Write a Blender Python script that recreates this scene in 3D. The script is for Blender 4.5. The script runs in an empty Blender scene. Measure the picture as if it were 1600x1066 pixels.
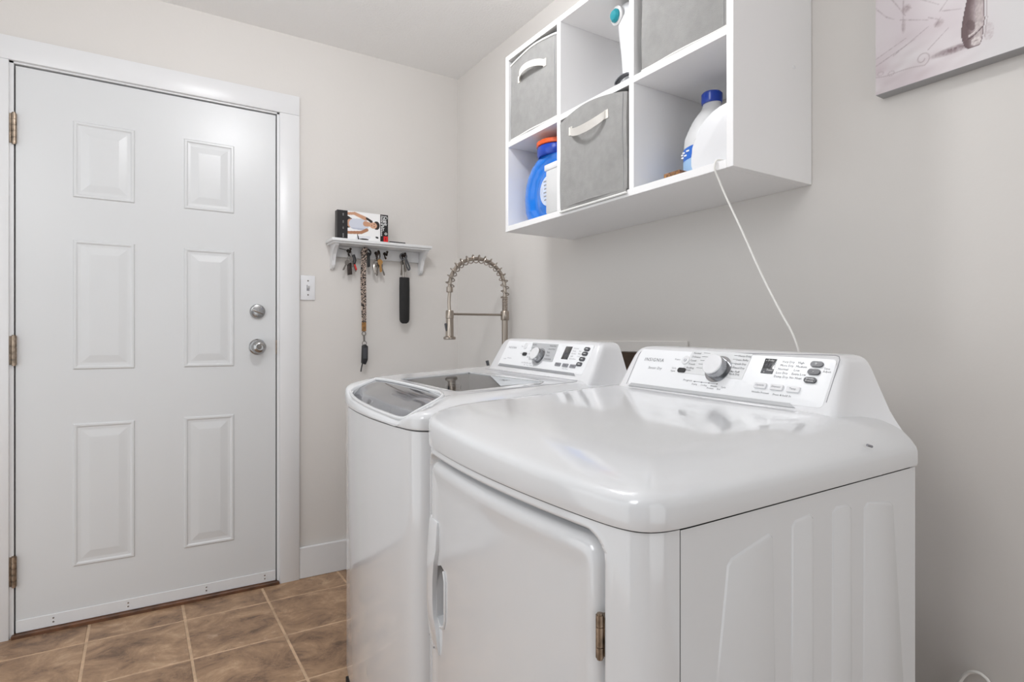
import bpy, bmesh, math, random
from mathutils import Vector, Matrix
random.seed(7)
D=bpy.data
COL=bpy.context.scene.collection
S=bpy.context.scene
PI=math.pi

# ---------------------------------------------------------------- camera, light, exposure
cam_data=D.cameras.new('camera'); cam=D.objects.new('camera',cam_data); COL.objects.link(cam)
cam.location=(-1.39923,-2.73266,1.06355)
cam.rotation_euler=(math.radians(90),0,math.radians(57.622-90))
cam_data.sensor_width=36; cam_data.lens=922.59/1600*36; cam_data.shift_y=-2/1600
cam_data.clip_start=.02
S.camera=cam
S.view_settings.view_transform='Standard'; S.view_settings.look='None'
S.view_settings.gamma=1; S.view_settings.use_curve_mapping=False
S.view_settings.exposure=-0.40
w=D.worlds.new('world'); S.world=w; w.use_nodes=True
w.node_tree.nodes['Background'].inputs[0].default_value=(.96,.98,1,1)
w.node_tree.nodes['Background'].inputs[1].default_value=.37
def lamp(name,kind,loc,energy,color=(1,.97,.94),**kw):
    l=D.lights.new(name,kind); l.energy=energy; l.color=color
    rot=kw.pop('rot',(0,0,0))
    for k,v in kw.items(): setattr(l,k,v)
    o=D.objects.new(name,l); COL.objects.link(o); o.location=loc; o.rotation_euler=rot
    return o
lamp('ceiling_lamp','POINT',(-.93,-1.30,2.30),27,color=(.97,.98,1),shadow_soft_size=.07)
lamp('left_fill','POINT',(-2.30,-2.40,2.02),40,color=(.96,.98,1),shadow_soft_size=.36)  # added soft fill left of the camera, not a fixture of the room
lamp('side_fill','AREA',(-2.72,-1.3,.9),19,color=(.95,.98,1),shape='RECTANGLE',size=2,size_y=2,rot=(math.radians(90),0,math.radians(-90)))  # added area fill for right wall and appliance fronts, no window here
lamp('rear_fill','AREA',(-.95,-4.25,1.0),18,color=(.95,.98,1),shape='RECTANGLE',size=1.5,size_y=2.2,rot=(math.radians(90),0,0))  # added area fill from behind the camera, brightens dryer side and door

# ---------------------------------------------------------------- materials
def lin(c):
    c=c/255.
    return c/12.92 if c<=.04045 else ((c+.055)/1.055)**2.4
def rgb(r,g,b): return (lin(r),lin(g),lin(b),1)
def mat(name,c,rough=.5,metal=0.,noise=0.,nscale=8.,bump=0.,bscale=120.,coat=0.,alpha=None,trans=0.,spec=.5,emit=0):
    m=D.materials.new(name); m.use_nodes=True
    nt=m.node_tree; b=nt.nodes['Principled BSDF']
    b.inputs['Base Color'].default_value=rgb(*c)
    b.inputs['Roughness'].default_value=rough; b.inputs['Metallic'].default_value=metal
    b.inputs['Coat Weight'].default_value=coat; b.inputs['Coat Roughness'].default_value=.05
    b.inputs['Transmission Weight'].default_value=trans
    b.inputs['Specular IOR Level'].default_value=spec
    tc=nt.nodes.new('ShaderNodeTexCoord')
    if noise:
        n=nt.nodes.new('ShaderNodeTexNoise'); n.inputs['Scale'].default_value=nscale; n.inputs['Detail'].default_value=5
        r=nt.nodes.new('ShaderNodeValToRGB')
        r.color_ramp.elements[0].color=rgb(*[max(0,v*(1-noise)) for v in c]); r.color_ramp.elements[1].color=rgb(*[min(255,v*(1+noise)) for v in c])
        r.color_ramp.elements[0].position=.3; r.color_ramp.elements[1].position=.7
        nt.links.new(tc.outputs['Object'],n.inputs['Vector']); nt.links.new(n.outputs['Fac'],r.inputs['Fac']); nt.links.new(r.outputs['Color'],b.inputs['Base Color'])
    if bump:
        n=nt.nodes.new('ShaderNodeTexNoise'); n.inputs['Scale'].default_value=bscale; n.inputs['Detail'].default_value=3
        bp=nt.nodes.new('ShaderNodeBump'); bp.inputs['Strength'].default_value=bump; bp.inputs['Distance'].default_value=.004
        nt.links.new(tc.outputs['Object'],n.inputs['Vector']); nt.links.new(n.outputs['Fac'],bp.inputs['Height']); nt.links.new(bp.outputs['Normal'],b.inputs['Normal'])
    return m
M={}
M['wall']=mat('greige_wall_paint',(217,213,209),.5,noise=.006,nscale=2,bump=.06,bscale=90,spec=.3)
M['ceiling']=mat('ceiling_texture',(246,245,244),.8,bump=.5,bscale=110)
M['trim']=mat('white_trim_paint',(226,226,227),.32,bump=.02,bscale=40)
M['door']=mat('white_door_paint',(216,217,218),.32,bump=.05,bscale=25)
M['appl']=mat('white_enamel',(217,218,220),.13,coat=.5)
M['plastic']=mat('white_plastic',(230,230,232),.25,coat=.3)
M['panel']=mat('console_panel_white',(240,241,243),.35)
M['cream']=mat('white_laminate',(242,241,241),.4)
M['strip']=mat('grey_strip',(150,151,154),.35)
M['lightstrip']=mat('light_grey_strip',(186,187,189),.35)
M['dark']=mat('black_gap',(22,22,24),.6)
M['black']=mat('black_plastic',(32,32,34),.4)
M['charcoal']=mat('charcoal_button',(66,67,72),.25,coat=.4)
M['display']=mat('display_glass',(52,53,56),.12,coat=.5)
M['ink']=mat('grey_ink',(92,92,97),.6)
M['inkl']=mat('light_grey_ink',(140,140,145),.6)
M['white']=mat('white_ink',(240,240,240),.5)
M['chrome']=mat('chrome',(172,173,176),.18,metal=1)
M['nickel']=mat('brushed_nickel',(168,158,148),.3,metal=1,bump=.03,bscale=300)
M['satin']=mat('satin_chrome',(176,176,176),.24,metal=1)
M['bronze']=mat('aged_hinge_metal',(150,135,120),.4,metal=1,noise=.25,nscale=60)
M['steel']=mat('dull_steel',(130,125,120),.4,metal=1)
M['smoke']=mat('smoked_silver_panel',(120,121,125),.12,metal=.35,coat=.6)
M['grey_tub']=mat('grey_tub',(182,183,185),.4,metal=.1)
M['fabric']=mat('grey_bin_fabric',(150,149,147),.9,noise=.03,nscale=40,bump=.25,bscale=500)
M['strap']=mat('offwhite_strap',(226,222,216),.8,bump=.2,bscale=300)
M['piping']=mat('white_piping',(236,235,232),.6)
M['blue']=mat('glossy_blue_plastic',(12,116,214),.16,coat=.5)
M['dblue']=mat('deep_blue_plastic',(14,62,170),.25,coat=.3)
M['orange']=mat('orange_plastic',(222,88,28),.35)
M['label']=mat('pale_blue_label',(206,216,236),.4,noise=.05,nscale=60)
M['bluelabel']=mat('mid_blue_label',(40,104,196),.4)
M['lblue']=mat('light_blue_label',(160,196,232),.4)
M['bottle']=mat('bottle_white',(214,214,214),.35)
M['clear']=mat('clear_plastic',(236,234,232),.1,trans=.6)
M['powder']=mat('white_powder',(226,222,216),.9)
M['teal']=mat('teal_plastic',(24,138,150),.2,coat=.5)
M['brownbox']=mat('brown_printed_box',(120,84,58),.6,noise=.5,nscale=120)
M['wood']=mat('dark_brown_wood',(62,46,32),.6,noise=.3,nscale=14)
M['threshold']=mat('oak_threshold',(94,62,42),.45,noise=.25,nscale=18)
M['grout']=mat('tan_grout',(196,168,140),.9,noise=.1,nscale=20)
M['leather']=mat('dark_leather',(48,38,34),.5,noise=.2,nscale=60)
M['tan']=mat('tan_leather',(138,98,52),.5,noise=.25,nscale=80)
M['red']=mat('red_tag',(196,40,34),.4)
M['gold']=mat('brass_key',(206,160,104),.3,metal=1)
M['silver']=mat('silver_key',(196,190,184),.3,metal=1)
M['sleeve']=mat('black_padded_sleeve',(30,29,29),.75,bump=.4,bscale=300)
M['cord']=mat('white_cord_rubber',(232,230,226),.5)
M['bronzehook']=mat('dark_bronze_hook',(52,42,36),.35,metal=.8)
M['canvasside']=mat('canvas_side',(168,168,170),.8,bump=.1,bscale=400)
M['plate']=mat('pale_grey_plate',(222,223,224),.4)
M['midgrey']=mat('mid_grey_steel',(120,120,124),.5)
M['palewedge']=mat('pale_wedge',(196,201,206),.3)
M['outletgrey']=mat('grey_recess',(128,128,130),.35)
# brown slate tile
def tile_mat():
    m=D.materials.new('brown_slate_tile'); m.use_nodes=True; nt=m.node_tree; b=nt.nodes['Principled BSDF']
    b.inputs['Roughness'].default_value=.42
    tc=nt.nodes.new('ShaderNodeTexCoord'); oi=nt.nodes.new('ShaderNodeObjectInfo')
    add=nt.nodes.new('ShaderNodeVectorMath'); add.operation='ADD'
    mul=nt.nodes.new('ShaderNodeVectorMath'); mul.operation='SCALE'; mul.inputs[0].default_value=(17,9,5)
    nt.links.new(oi.outputs['Random'],mul.inputs['Scale']); nt.links.new(tc.outputs['Object'],add.inputs[0]); nt.links.new(mul.outputs[0],add.inputs[1])
    mp=nt.nodes.new('ShaderNodeMapping'); mp.inputs['Scale'].default_value=(1,1.15,1); mp.inputs['Rotation'].default_value=(0,0,.35)
    nt.links.new(add.outputs[0],mp.inputs['Vector'])
    n1=nt.nodes.new('ShaderNodeTexNoise'); n1.inputs['Scale'].default_value=7; n1.inputs['Detail'].default_value=12; n1.inputs['Roughness'].default_value=.74; n1.inputs['Distortion'].default_value=.5
    n2=nt.nodes.new('ShaderNodeTexNoise'); n2.inputs['Scale'].default_value=15; n2.inputs['Detail'].default_value=10; n2.inputs['Roughness'].default_value=.72; n2.inputs['Distortion'].default_value=1.1
    nt.links.new(mp.outputs[0],n1.inputs['Vector']); nt.links.new(mp.outputs[0],n2.inputs['Vector'])
    r=nt.nodes.new('ShaderNodeValToRGB'); e=r.color_ramp.elements
    e[0].position=.34; e[0].color=rgb(98,74,56); e[1].position=.68; e[1].color=rgb(196,165,134)
    x=e.new(.46); x.color=rgb(146,116,90); x=e.new(.56); x.color=rgb(168,136,106)
    nt.links.new(n1.outputs['Fac'],r.inputs['Fac'])
    r2=nt.nodes.new('ShaderNodeValToRGB'); e=r2.color_ramp.elements
    e[0].position=.60; e[0].color=(0,0,0,1); e[1].position=.68; e[1].color=(1,1,1,1)
    nt.links.new(n2.outputs['Fac'],r2.inputs['Fac'])
    mx=nt.nodes.new('ShaderNodeMix'); mx.data_type='RGBA'; mx.inputs[7].default_value=rgb(206,178,152)
    sc=nt.nodes.new('ShaderNodeMath'); sc.operation='MULTIPLY'; sc.inputs[1].default_value=.55
    nt.links.new(r2.outputs[0],sc.inputs[0]); nt.links.new(sc.outputs[0],mx.inputs[0]); nt.links.new(r.outputs[0],mx.inputs[6])
    r3=nt.nodes.new('ShaderNodeValToRGB'); e=r3.color_ramp.elements
    e[0].position=.30; e[0].color=(1,1,1,1); e[1].position=.40; e[1].color=(0,0,0,1)
    nt.links.new(n2.outputs['Fac'],r3.inputs['Fac'])
    mx2=nt.nodes.new('ShaderNodeMix'); mx2.data_type='RGBA'; mx2.inputs[7].default_value=rgb(78,58,46)
    sc2=nt.nodes.new('ShaderNodeMath'); sc2.operation='MULTIPLY'; sc2.inputs[1].default_value=.75
    nt.links.new(r3.outputs[0],sc2.inputs[0]); nt.links.new(sc2.outputs[0],mx2.inputs[0]); nt.links.new(mx.outputs[2],mx2.inputs[6])
    nt.links.new(mx2.outputs[2],b.inputs['Base Color'])
    bp=nt.nodes.new('ShaderNodeBump'); bp.inputs['Strength'].default_value=.25; bp.inputs['Distance'].default_value=.004
    nt.links.new(n2.outputs['Fac'],bp.inputs['Height']); nt.links.new(bp.outputs[0],b.inputs['Normal'])
    return m
M['tile']=tile_mat()
def glass_mat(name,c,rough=.02,mix=.5):
    m=D.materials.new(name); m.use_nodes=True; nt=m.node_tree
    for n in list(nt.nodes): nt.nodes.remove(n)
    o=nt.nodes.new('ShaderNodeOutputMaterial'); t=nt.nodes.new('ShaderNodeBsdfTransparent'); t.inputs[0].default_value=rgb(*c)
    g=nt.nodes.new('ShaderNodeBsdfGlossy'); g.inputs['Roughness'].default_value=rough; g.inputs[0].default_value=(.9,.9,.9,1)
    f=nt.nodes.new('ShaderNodeFresnel'); f.inputs[0].default_value=1.5
    x=nt.nodes.new('ShaderNodeMixShader'); nt.links.new(f.outputs[0],x.inputs[0]); nt.links.new(t.outputs[0],x.inputs[1]); nt.links.new(g.outputs[0],x.inputs[2]); nt.links.new(x.outputs[0],o.inputs[0])
    return m
M['glass']=glass_mat('smoked_lid_glass',(220,222,224))
M['clearglass']=glass_mat('clear_plastic_film',(236,238,240))
def paint_mat(name,rough=.5):
    m=D.materials.new(name); m.use_nodes=True; nt=m.node_tree; b=nt.nodes['Principled BSDF']; b.inputs['Roughness'].default_value=rough
    a=nt.nodes.new('ShaderNodeVertexColor'); a.layer_name='print'; nt.links.new(a.outputs[0],b.inputs['Base Color'])
    return m
M['print']=paint_mat('matte_print',.6); M['gloss_print']=paint_mat('box_print',.35)
def leopard():
    m=D.materials.new('leopard_print_strap'); m.use_nodes=True; nt=m.node_tree; b=nt.nodes['Principled BSDF']; b.inputs['Roughness'].default_value=.7
    tc=nt.nodes.new('ShaderNodeTexCoord'); n=nt.nodes.new('ShaderNodeTexNoise'); n.inputs['Scale'].default_value=230; n.inputs['Detail'].default_value=1
    r=nt.nodes.new('ShaderNodeValToRGB'); r.color_ramp.interpolation='CONSTANT'; e=r.color_ramp.elements
    e[0].color=rgb(34,28,26); e[1].position=.52; e[1].color=rgb(206,186,172)
    nt.links.new(tc.outputs['Object'],n.inputs['Vector']); nt.links.new(n.outputs['Fac'],r.inputs['Fac']); nt.links.new(r.outputs[0],b.inputs['Base Color'])
    return m
M['leopard']=leopard()

def sstep(a,b_,t):
    t=max(0,min(1,(t-a)/(b_-a))); return t*t*(3-2*t)
# ---------------------------------------------------------------- geometry helpers
def NB(): return bmesh.new()
def box(bm,x0,x1,y0,y1,z0,z1,bev=0,seg=1):
    t=bmesh.new(); bmesh.ops.create_cube(t,size=1)
    for v in t.verts: v.co=Vector(((x0+x1)/2+v.co.x*(x1-x0),(y0+y1)/2+v.co.y*(y1-y0),(z0+z1)/2+v.co.z*(z1-z0)))
    if bev: bmesh.ops.bevel(t,geom=list(t.edges),offset=bev,segments=seg,affect='EDGES',profile=.5)
    merge(bm,t); return bm
def merge(bm,t):
    me=D.meshes.new('tmp'); t.to_mesh(me); t.free(); bm.from_mesh(me); D.meshes.remove(me)
def frame(d):
    d=Vector(d).normalized(); a=Vector((0,0,1)) if abs(d.z)<.9 else Vector((1,0,0))
    u=d.cross(a).normalized(); return u,d.cross(u).normalized()
def loft(bm,rings,close=True,cap=True):
    R=[[bm.verts.new(p) for p in r] for r in rings]
    n=len(R[0])
    for a,b in zip(R,R[1:]):
        for i in range(n if close else n-1):
            j=(i+1)%n
            try: bm.faces.new((a[i],a[j],b[j],b[i]))
            except ValueError: pass
    if cap and close:
        bm.faces.new(R[0]); bm.faces.new(R[-1])
    return bm
def circ(c,u,v,r,n,r2=None):
    r2=r if r2 is None else r2
    return [Vector(c)+u*(r*math.cos(2*PI*i/n))+v*(r2*math.sin(2*PI*i/n)) for i in range(n)]
def cyl(bm,p0,p1,r0,r1=None,n=16):
    r1=r0 if r1 is None else r1; u,v=frame(Vector(p1)-Vector(p0))
    return loft(bm,[circ(p0,u,v,r0,n),circ(p1,u,v,r1,n)])
def lathe(bm,o,d,prof,n=24):
    d=Vector(d).normalized(); u,v=frame(d)
    return loft(bm,[circ(Vector(o)+d*h,u,v,max(r,1e-4),n) for h,r in prof])
def tube(bm,pts,r,n=8,ry=None):
    pts=[Vector(p) for p in pts]; rings=[]; u=None
    for i,p in enumerate(pts):
        d=(pts[min(i+1,len(pts)-1)]-pts[max(i-1,0)]).normalized()
        if u is None: u,_=frame(d)
        u=(u-d*u.dot(d)).normalized(); v=d.cross(u)
        rr=r[i] if isinstance(r,(list,tuple)) else r
        rings.append(circ(p,u,v,rr,n,ry))
    return loft(bm,rings)
def torus(bm,c,axis,R,r,n=20,m=8,a0=0,a1=2*PI):
    u,v=frame(axis); c=Vector(c)
    if abs(a1-a0-2*PI)<1e-6:
        rings=[]
        for i in range(n):
            a=2*PI*i/n; e=u*math.cos(a)+v*math.sin(a); ax=Vector(axis).normalized()
            rings.append([c+e*(R+r*math.cos(2*PI*j/m))+ax*(r*math.sin(2*PI*j/m)) for j in range(m)])
        rings.append(rings[0]); loft(bm,rings,cap=False); bmesh.ops.remove_doubles(bm,verts=bm.verts,dist=1e-6); return bm
    return tube(bm,[c+(u*math.cos(a0+(a1-a0)*i/n)+v*math.sin(a0+(a1-a0)*i/n))*R for i in range(n+1)],r,m)
def prism(bm,poly,vec,bev=0):
    t=bmesh.new(); vec=Vector(vec)
    a=[t.verts.new(p) for p in poly]; b=[t.verts.new(Vector(p)+vec) for p in poly]; n=len(a)
    for i in range(n): t.faces.new((a[i],a[(i+1)%n],b[(i+1)%n],b[i]))
    t.faces.new(a[::-1]); t.faces.new(b)
    if bev: bmesh.ops.bevel(t,geom=list(t.edges),offset=bev,segments=2,affect='EDGES',profile=.5)
    merge(bm,t); return bm
def spline(pts,n=8):
    P=[Vector(p) for p in pts]; out=[]
    for i in range(len(P)-1):
        p0,p1,p2,p3=P[max(i-1,0)],P[i],P[i+1],P[min(i+2,len(P)-1)]
        for k in range(n):
            t=k/n; out.append(.5*((2*p1)+(-p0+p2)*t+(2*p0-5*p1+4*p2-p3)*t*t+(-p0+3*p1-3*p2+p3)*t**3))
    out.append(P[-1]); return out
def wloc(o):
    p=Vector(o.location)
    while o.parent: o=o.parent; p=p+Vector(o.location)
    return p
def obj(name,bm,m,parent=None,ang=35,smooth=True,label=None,origin=None,fixn=True):
    if fixn: bmesh.ops.recalc_face_normals(bm,faces=bm.faces)
    vs=[v.co for v in bm.verts]
    lo=Vector((min(v[i] for v in vs) for i in range(3))); hi=Vector((max(v[i] for v in vs) for i in range(3)))
    c=Vector(origin) if origin else Vector(((lo.x+hi.x)/2,(lo.y+hi.y)/2,lo.z))
    for v in bm.verts: v.co-=c
    me=D.meshes.new(name); bm.to_mesh(me); bm.free()
    if smooth:
        me.polygons.foreach_set('use_smooth',[True]*len(me.polygons)); me.set_sharp_from_angle(angle=math.radians(ang))
    me.materials.append(m)
    o=D.objects.new(name,me); COL.objects.link(o)
    if parent: o.parent=parent; o.location=c-wloc(parent)
    else: o.location=c
    if label: o['label']=label
    return o
def thing(name,label,cat,loc,group=None):
    o=D.objects.new(name,None); COL.objects.link(o); o.location=loc; o.empty_display_size=.05
    o['label']=label; o['category']=cat
    if group: o['group']=group
    return o
def tag(o,label,cat,group=None):
    o['label']=label; o['category']=cat
    if group: o['group']=group
    return o
def struct(name,bm,m,parent=None,**k):
    o=obj(name,bm,m,parent,**k)
    if not parent: o['kind']='structure'
    return o
def boolean(o,cut_bm):
    me=D.meshes.new('cut'); bmesh.ops.recalc_face_normals(cut_bm,faces=cut_bm.faces); cut_bm.to_mesh(me); cut_bm.free()
    c=D.objects.new('cut',me); COL.objects.link(c)
    md=o.modifiers.new('b','BOOLEAN'); md.object=c; md.operation='DIFFERENCE'; md.solver='EXACT'
    mw=o.location.copy(); par=o.parent
    bpy.context.view_layer.update()
    dg=bpy.context.evaluated_depsgraph_get(); new=D.meshes.new_from_object(o.evaluated_get(dg))
    o.modifiers.clear(); o.data=new
    D.objects.remove(c); D.meshes.remove(me)
    new.polygons.foreach_set('use_smooth',[True]*len(new.polygons)); new.set_sharp_from_angle(angle=math.radians(35))
TXT=[]
def text(body,size,o,X,Y,m,parent,name='lettering',align='LEFT',shear=0,bold=0,depth=.0003,sx=1,space=1.0):
    """flat printed lettering: baseline origin o, X reading direction, Y up direction"""
    cu=D.curves.new('t','FONT'); cu.body=body; cu.size=size; cu.space_character=space; cu.align_x=align; cu.shear=shear; cu.offset=bold; cu.resolution_u=2; cu.extrude=0
    t=D.objects.new('t',cu); COL.objects.link(t)
    dg=bpy.context.evaluated_depsgraph_get(); me=D.meshes.new_from_object(t.evaluated_get(dg))
    D.objects.remove(t); D.curves.remove(cu)
    bm=bmesh.new(); bm.from_mesh(me); D.meshes.remove(me)
    X=Vector(X).normalized(); Y=Vector(Y).normalized(); Z=X.cross(Y)
    for v in bm.verts: v.co=Vector(o)+X*v.co.x*sx+Y*v.co.y+Z*depth
    return obj(name,bm,m,parent,smooth=False,fixn=False)
def texts(lines,m,parent,name='small_print'):
    """several printed lines joined into one print part"""
    bm=bmesh.new()
    for (body,size,o,X,Y,al) in lines:
        cu=D.curves.new('t','FONT'); cu.body=body; cu.size=size; cu.align_x=al; cu.resolution_u=1
        t=D.objects.new('t',cu); COL.objects.link(t)
        dg=bpy.context.evaluated_depsgraph_get(); me=D.meshes.new_from_object(t.evaluated_get(dg)); D.objects.remove(t); D.curves.remove(cu)
        X=Vector(X).normalized(); Y=Vector(Y).normalized(); Z=X.cross(Y)
        for v in me.vertices: v.co=Vector(o)+X*v.co.x+Y*v.co.y+Z*.0004
        bm.from_mesh(me); D.meshes.remove(me)
    o=obj(name,bm,m,parent,smooth=False,fixn=False); o['kind']='stuff'; return o
def painted(name,o,U,V,nu,nv,fn,m,parent):
    """flat printed sheet: grid of nu x nv cells, colour fn(u,v) with u,v in 0..1 (print only)"""
    o=Vector(o); U=Vector(U); V=Vector(V)
    vs=[o+U*(i/nu)+V*(j/nv) for j in range(nv+1) for i in range(nu+1)]
    c=sum(vs,Vector())/len(vs)
    fs=[(j*(nu+1)+i,j*(nu+1)+i+1,(j+1)*(nu+1)+i+1,(j+1)*(nu+1)+i) for j in range(nv) for i in range(nu)]
    me=D.meshes.new(name); me.from_pydata([v-c for v in vs],[],fs)
    a=me.color_attributes.new('print','FLOAT_COLOR','POINT')
    buf=[]
    for j in range(nv+1):
        for i in range(nu+1):
            r,g,b=fn(i/nu,j/nv); buf+= [lin(max(0,min(255,r))),lin(max(0,min(255,g))),lin(max(0,min(255,b))),1]
    a.data.foreach_set('color',buf); me.materials.append(m)
    ob=D.objects.new(name,me); COL.objects.link(ob); ob.parent=parent; ob.location=c-wloc(parent)
    return ob

# ---------------------------------------------------------------- the room
H=2.412; XL=-2.75; YF=-4.3
DX0,DX1=-1.768,-.889          # door slab
b=NB(); box(b,XL,DX0-.012,0,.12,0,H); box(b,DX1+.012,0.12,0,.12,0,H); box(b,DX0-.012,DX1+.012,0,.12,2.056,H)
struct('wall_back',b,M['wall'])
struct('wall_right',box(NB(),0,.12,YF,0,0,H),M['wall'])
struct('ceiling',box(NB(),XL-.12,.12,YF-.12,.12,H,H+.1),M['ceiling'])
floor=struct('floor',box(NB(),XL-.12,.12,YF-.12,.12,-.08,-.0012),M['grout'])
cols=[-1.552,-1.247,-.950,-.625]; 
while cols[0]>XL: cols.insert(0,cols[0]-.306)
while cols[-1]<0: cols.append(cols[-1]+.306)
rows=[-.002,-.180,-.503,-.825]
while rows[-1]>YF: rows.append(rows[-1]-.318)
G=.0038
for i in range(len(cols)-1):
    for j in range(len(rows)-1):
        x0,x1=max(cols[i],XL)+G,min(cols[i+1],0)-G; y1,y0=rows[j]-G,max(rows[j+1],YF)+G
        if x1-x0<.01 or y1-y0<.01: continue
        b=NB(); dz=random.uniform(-.0005,.0005)
        t=bmesh.new(); bmesh.ops.create_cube(t,size=1)
        for v in t.verts: v.co=Vector(((x0+x1)/2+v.co.x*(x1-x0),(y0+y1)/2+v.co.y*(y1-y0),(-.004+v.co.z*.008)+dz))
        bmesh.ops.bevel(t,geom=[e for e in t.edges if all(v.co.z>-.002 for v in e.verts)],offset=.0018,segments=1,affect='EDGES')
        merge(b,t); obj('tile',b,M['tile'],floor,smooth=False)
# threshold, casing, baseboards
struct('trim_4',box(NB(),DX0-.01,DX1+.01,-.024,.10,-.002,.0125,.002),M['threshold'])
def casing(name,poly):
    b=NB(); prism(b,[(x,0.0,z) for x,z in poly],(0,-.018,0),.0025); return struct(name,b,M['trim'],ang=30)
casing('trim_1',[(-1.870,-.002),(-1.784,-.002),(-1.784,2.056),(-1.870,2.056)])
casing('trim_2',[(-1.870,2.0562),(-.793,2.0562),(-.793,2.141),(-1.870,2.141)])
casing('trim_3',[(-.876,-.002),(-.793,-.002),(-.793,2.056),(-.876,2.056)])
b=NB()   # jamb lining
box(b,-1.784,DX0-.004,-.006,.12,0,2.056); box(b,DX1+.004,-.876,-.006,.12,0,2.056); box(b,-1.784,-.876,-.006,.12,2.0495,2.058)
struct('trim_5',b,M['trim'],smooth=False)
b=NB(); box(b,DX0-.01,DX1+.01,.055,.07,0,2.06); struct('trim_6',b,M['dark'],smooth=False)   # dark rebate behind the slab
def skirt(name,x0,x1,y0,y1): return struct(name,box(NB(),x0,x1,y0,y1,-.001,.138,.003),M['trim'])
skirt('baseboard_back',-.793,-.0,-.015,0)
skirt('baseboard_right',-.015,0,YF,-.015); skirt('baseboard_back_2',XL,-1.870,-.015,0)
# wall ledge and dark wood opening behind the appliances
struct('trim_7',box(NB(),-.012,0,-1.52,-1.02,1.022,1.060,.003),M['wall'])
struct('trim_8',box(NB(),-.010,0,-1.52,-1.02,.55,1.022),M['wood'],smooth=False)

# ---------------------------------------------------------------- door
b=NB(); box(b,DX0,DX1,0,.045,.014,2.0445,.0015)
door=struct('door_1',b,M['door'])
door['label']='white six panel entry door with nickel lock and brown hinges'
def door_panel(x0,x1,z0,z1):
    b=NB(); prof=[(0,.0),(.004,.0045),(.010,.0045),(.015,.0012),(.024,.0006),(.028,.0010),(.052,.0050),(.056,.0052)]
    rings=[[(x0+d,-h,z0+d),(x1-d,-h,z0+d),(x1-d,-h,z1-d),(x0+d,-h,z1-d)] for d,h in prof]
    loft(b,rings,cap=False); b.faces.new([b.verts.new(p) for p in rings[-1]]); bmesh.ops.remove_doubles(b,verts=b.verts,dist=1e-6)
    return obj('embossed_panel',b,M['door'],door,ang=15,smooth=False)
for z0,z1 in ((1.595,1.880),(.952,1.437),(.218,.750)):
    door_panel(-1.603,-1.408,z0,z1); door_panel(-1.241,-1.055,z0,z1)
b=NB(); box(b,DX0+.001,DX1-.001,-.004,0,.014,.058,.0012); sweep=obj('door_sweep',b,M['trim'],door)
for x in (-1.66,-1.43,-1.16,-.935):
    for z in (.03,.044):
        obj('screw',lathe(NB(),(x,-.0035,z),(0,-1,0),[(0,.0032),(.0012,.0032),(.0016,.002)],10),M['satin'],sweep)
for zc,hh in ((1.8165,.0525),(1.0255,.0515),(.2375,.0525)):
    b=NB(); zz=[-hh,-hh+.021,-hh+.042,-hh+.063,-hh+.084,hh]
    for a,c in zip(zz,zz[1:]):
        if c-a>.003: cyl(b,(DX0-.003,-.009,zc+a+.0006),(DX0-.003,-.009,zc+c-.0006),.0085,n=14)
    cyl(b,(DX0-.003,-.009,zc-hh-.004),(DX0-.003,-.009,zc+hh+.004),.006,n=12)
    box(b,DX0-.016,DX0+.003,-.007,.002,zc-hh,zc+hh)
    obj('hinge',b,M['bronze'],door,label='brown aged metal hinge')
b=lathe(NB(),(-.964,0,1.185),(0,-1,0),[(0,.031),(.006,.031),(.013,.027),(.0165,.016),(.017,.0)],32)
db=obj('deadbolt',b,M['satin'],door,label='round nickel deadbolt plate')
b=NB(); 
pts=[(-.988,-.022,1.192),(-.975,-.027,1.187),(-.958,-.027,1.180),(-.944,-.024,1.175)]
tube(b,spline(pts,4),[.004]+[.0065]*11+[.004],10); cyl(b,(-.964,-.012,1.185),(-.964,-.026,1.183),.008,n=12)
obj('thumb_turn',b,M['satin'],db)
b=lathe(NB(),(-.964,0,1.033),(0,-1,0),[(0,.034),(.004,.034),(.009,.029),(.011,.016),(.020,.0145),(.026,.017),(.032,.024),(.040,.0285),(.050,.0275),(.058,.022),(.0615,.014),(.0605,.011),(.0605,0)],32)
kn=obj('door_knob',b,M['satin'],door,label='round nickel door knob')
obj('lock_button',lathe(NB(),(-.964,-.0605,1.033),(0,-1,0),[(0,.0085),(.004,.008),(.0055,.006),(.0055,0)],20),M['steel'],kn)
b=NB(); box(b,DX1-.0005,DX1+.0035,-.003,.03,1.00,1.062,.0008); obj('strike_plate',b,M['bronze'],door)

# ---------------------------------------------------------------- light switch
sw=thing('light_switch','white single toggle light switch plate beside door casing','switch',(-.753,0,1.296))
obj('cover_plate',box(NB(),-.786,-.722,-.006,0,1.241,1.352,.003,2),M['plastic'],sw)
b=NB(); box(b,-.7595,-.7475,-.0072,-.005,1.283,1.309); obj('toggle_slot',b,M['inkl'],sw)
b=NB(); prism(b,[(-.758,-.006,1.291),(-.758,-.006,1.305),(-.758,-.019,1.311),(-.758,-.0195,1.304)],(.009,0,0),.001); obj('toggle',b,M['plastic'],sw)
for z in (1.265,1.328): obj('screw',lathe(NB(),(-.7535,-.0058,z),(0,-1,0),[(0,.0036),(.0012,.0034),(.0016,.0)],12),M['steel'],sw)

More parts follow.
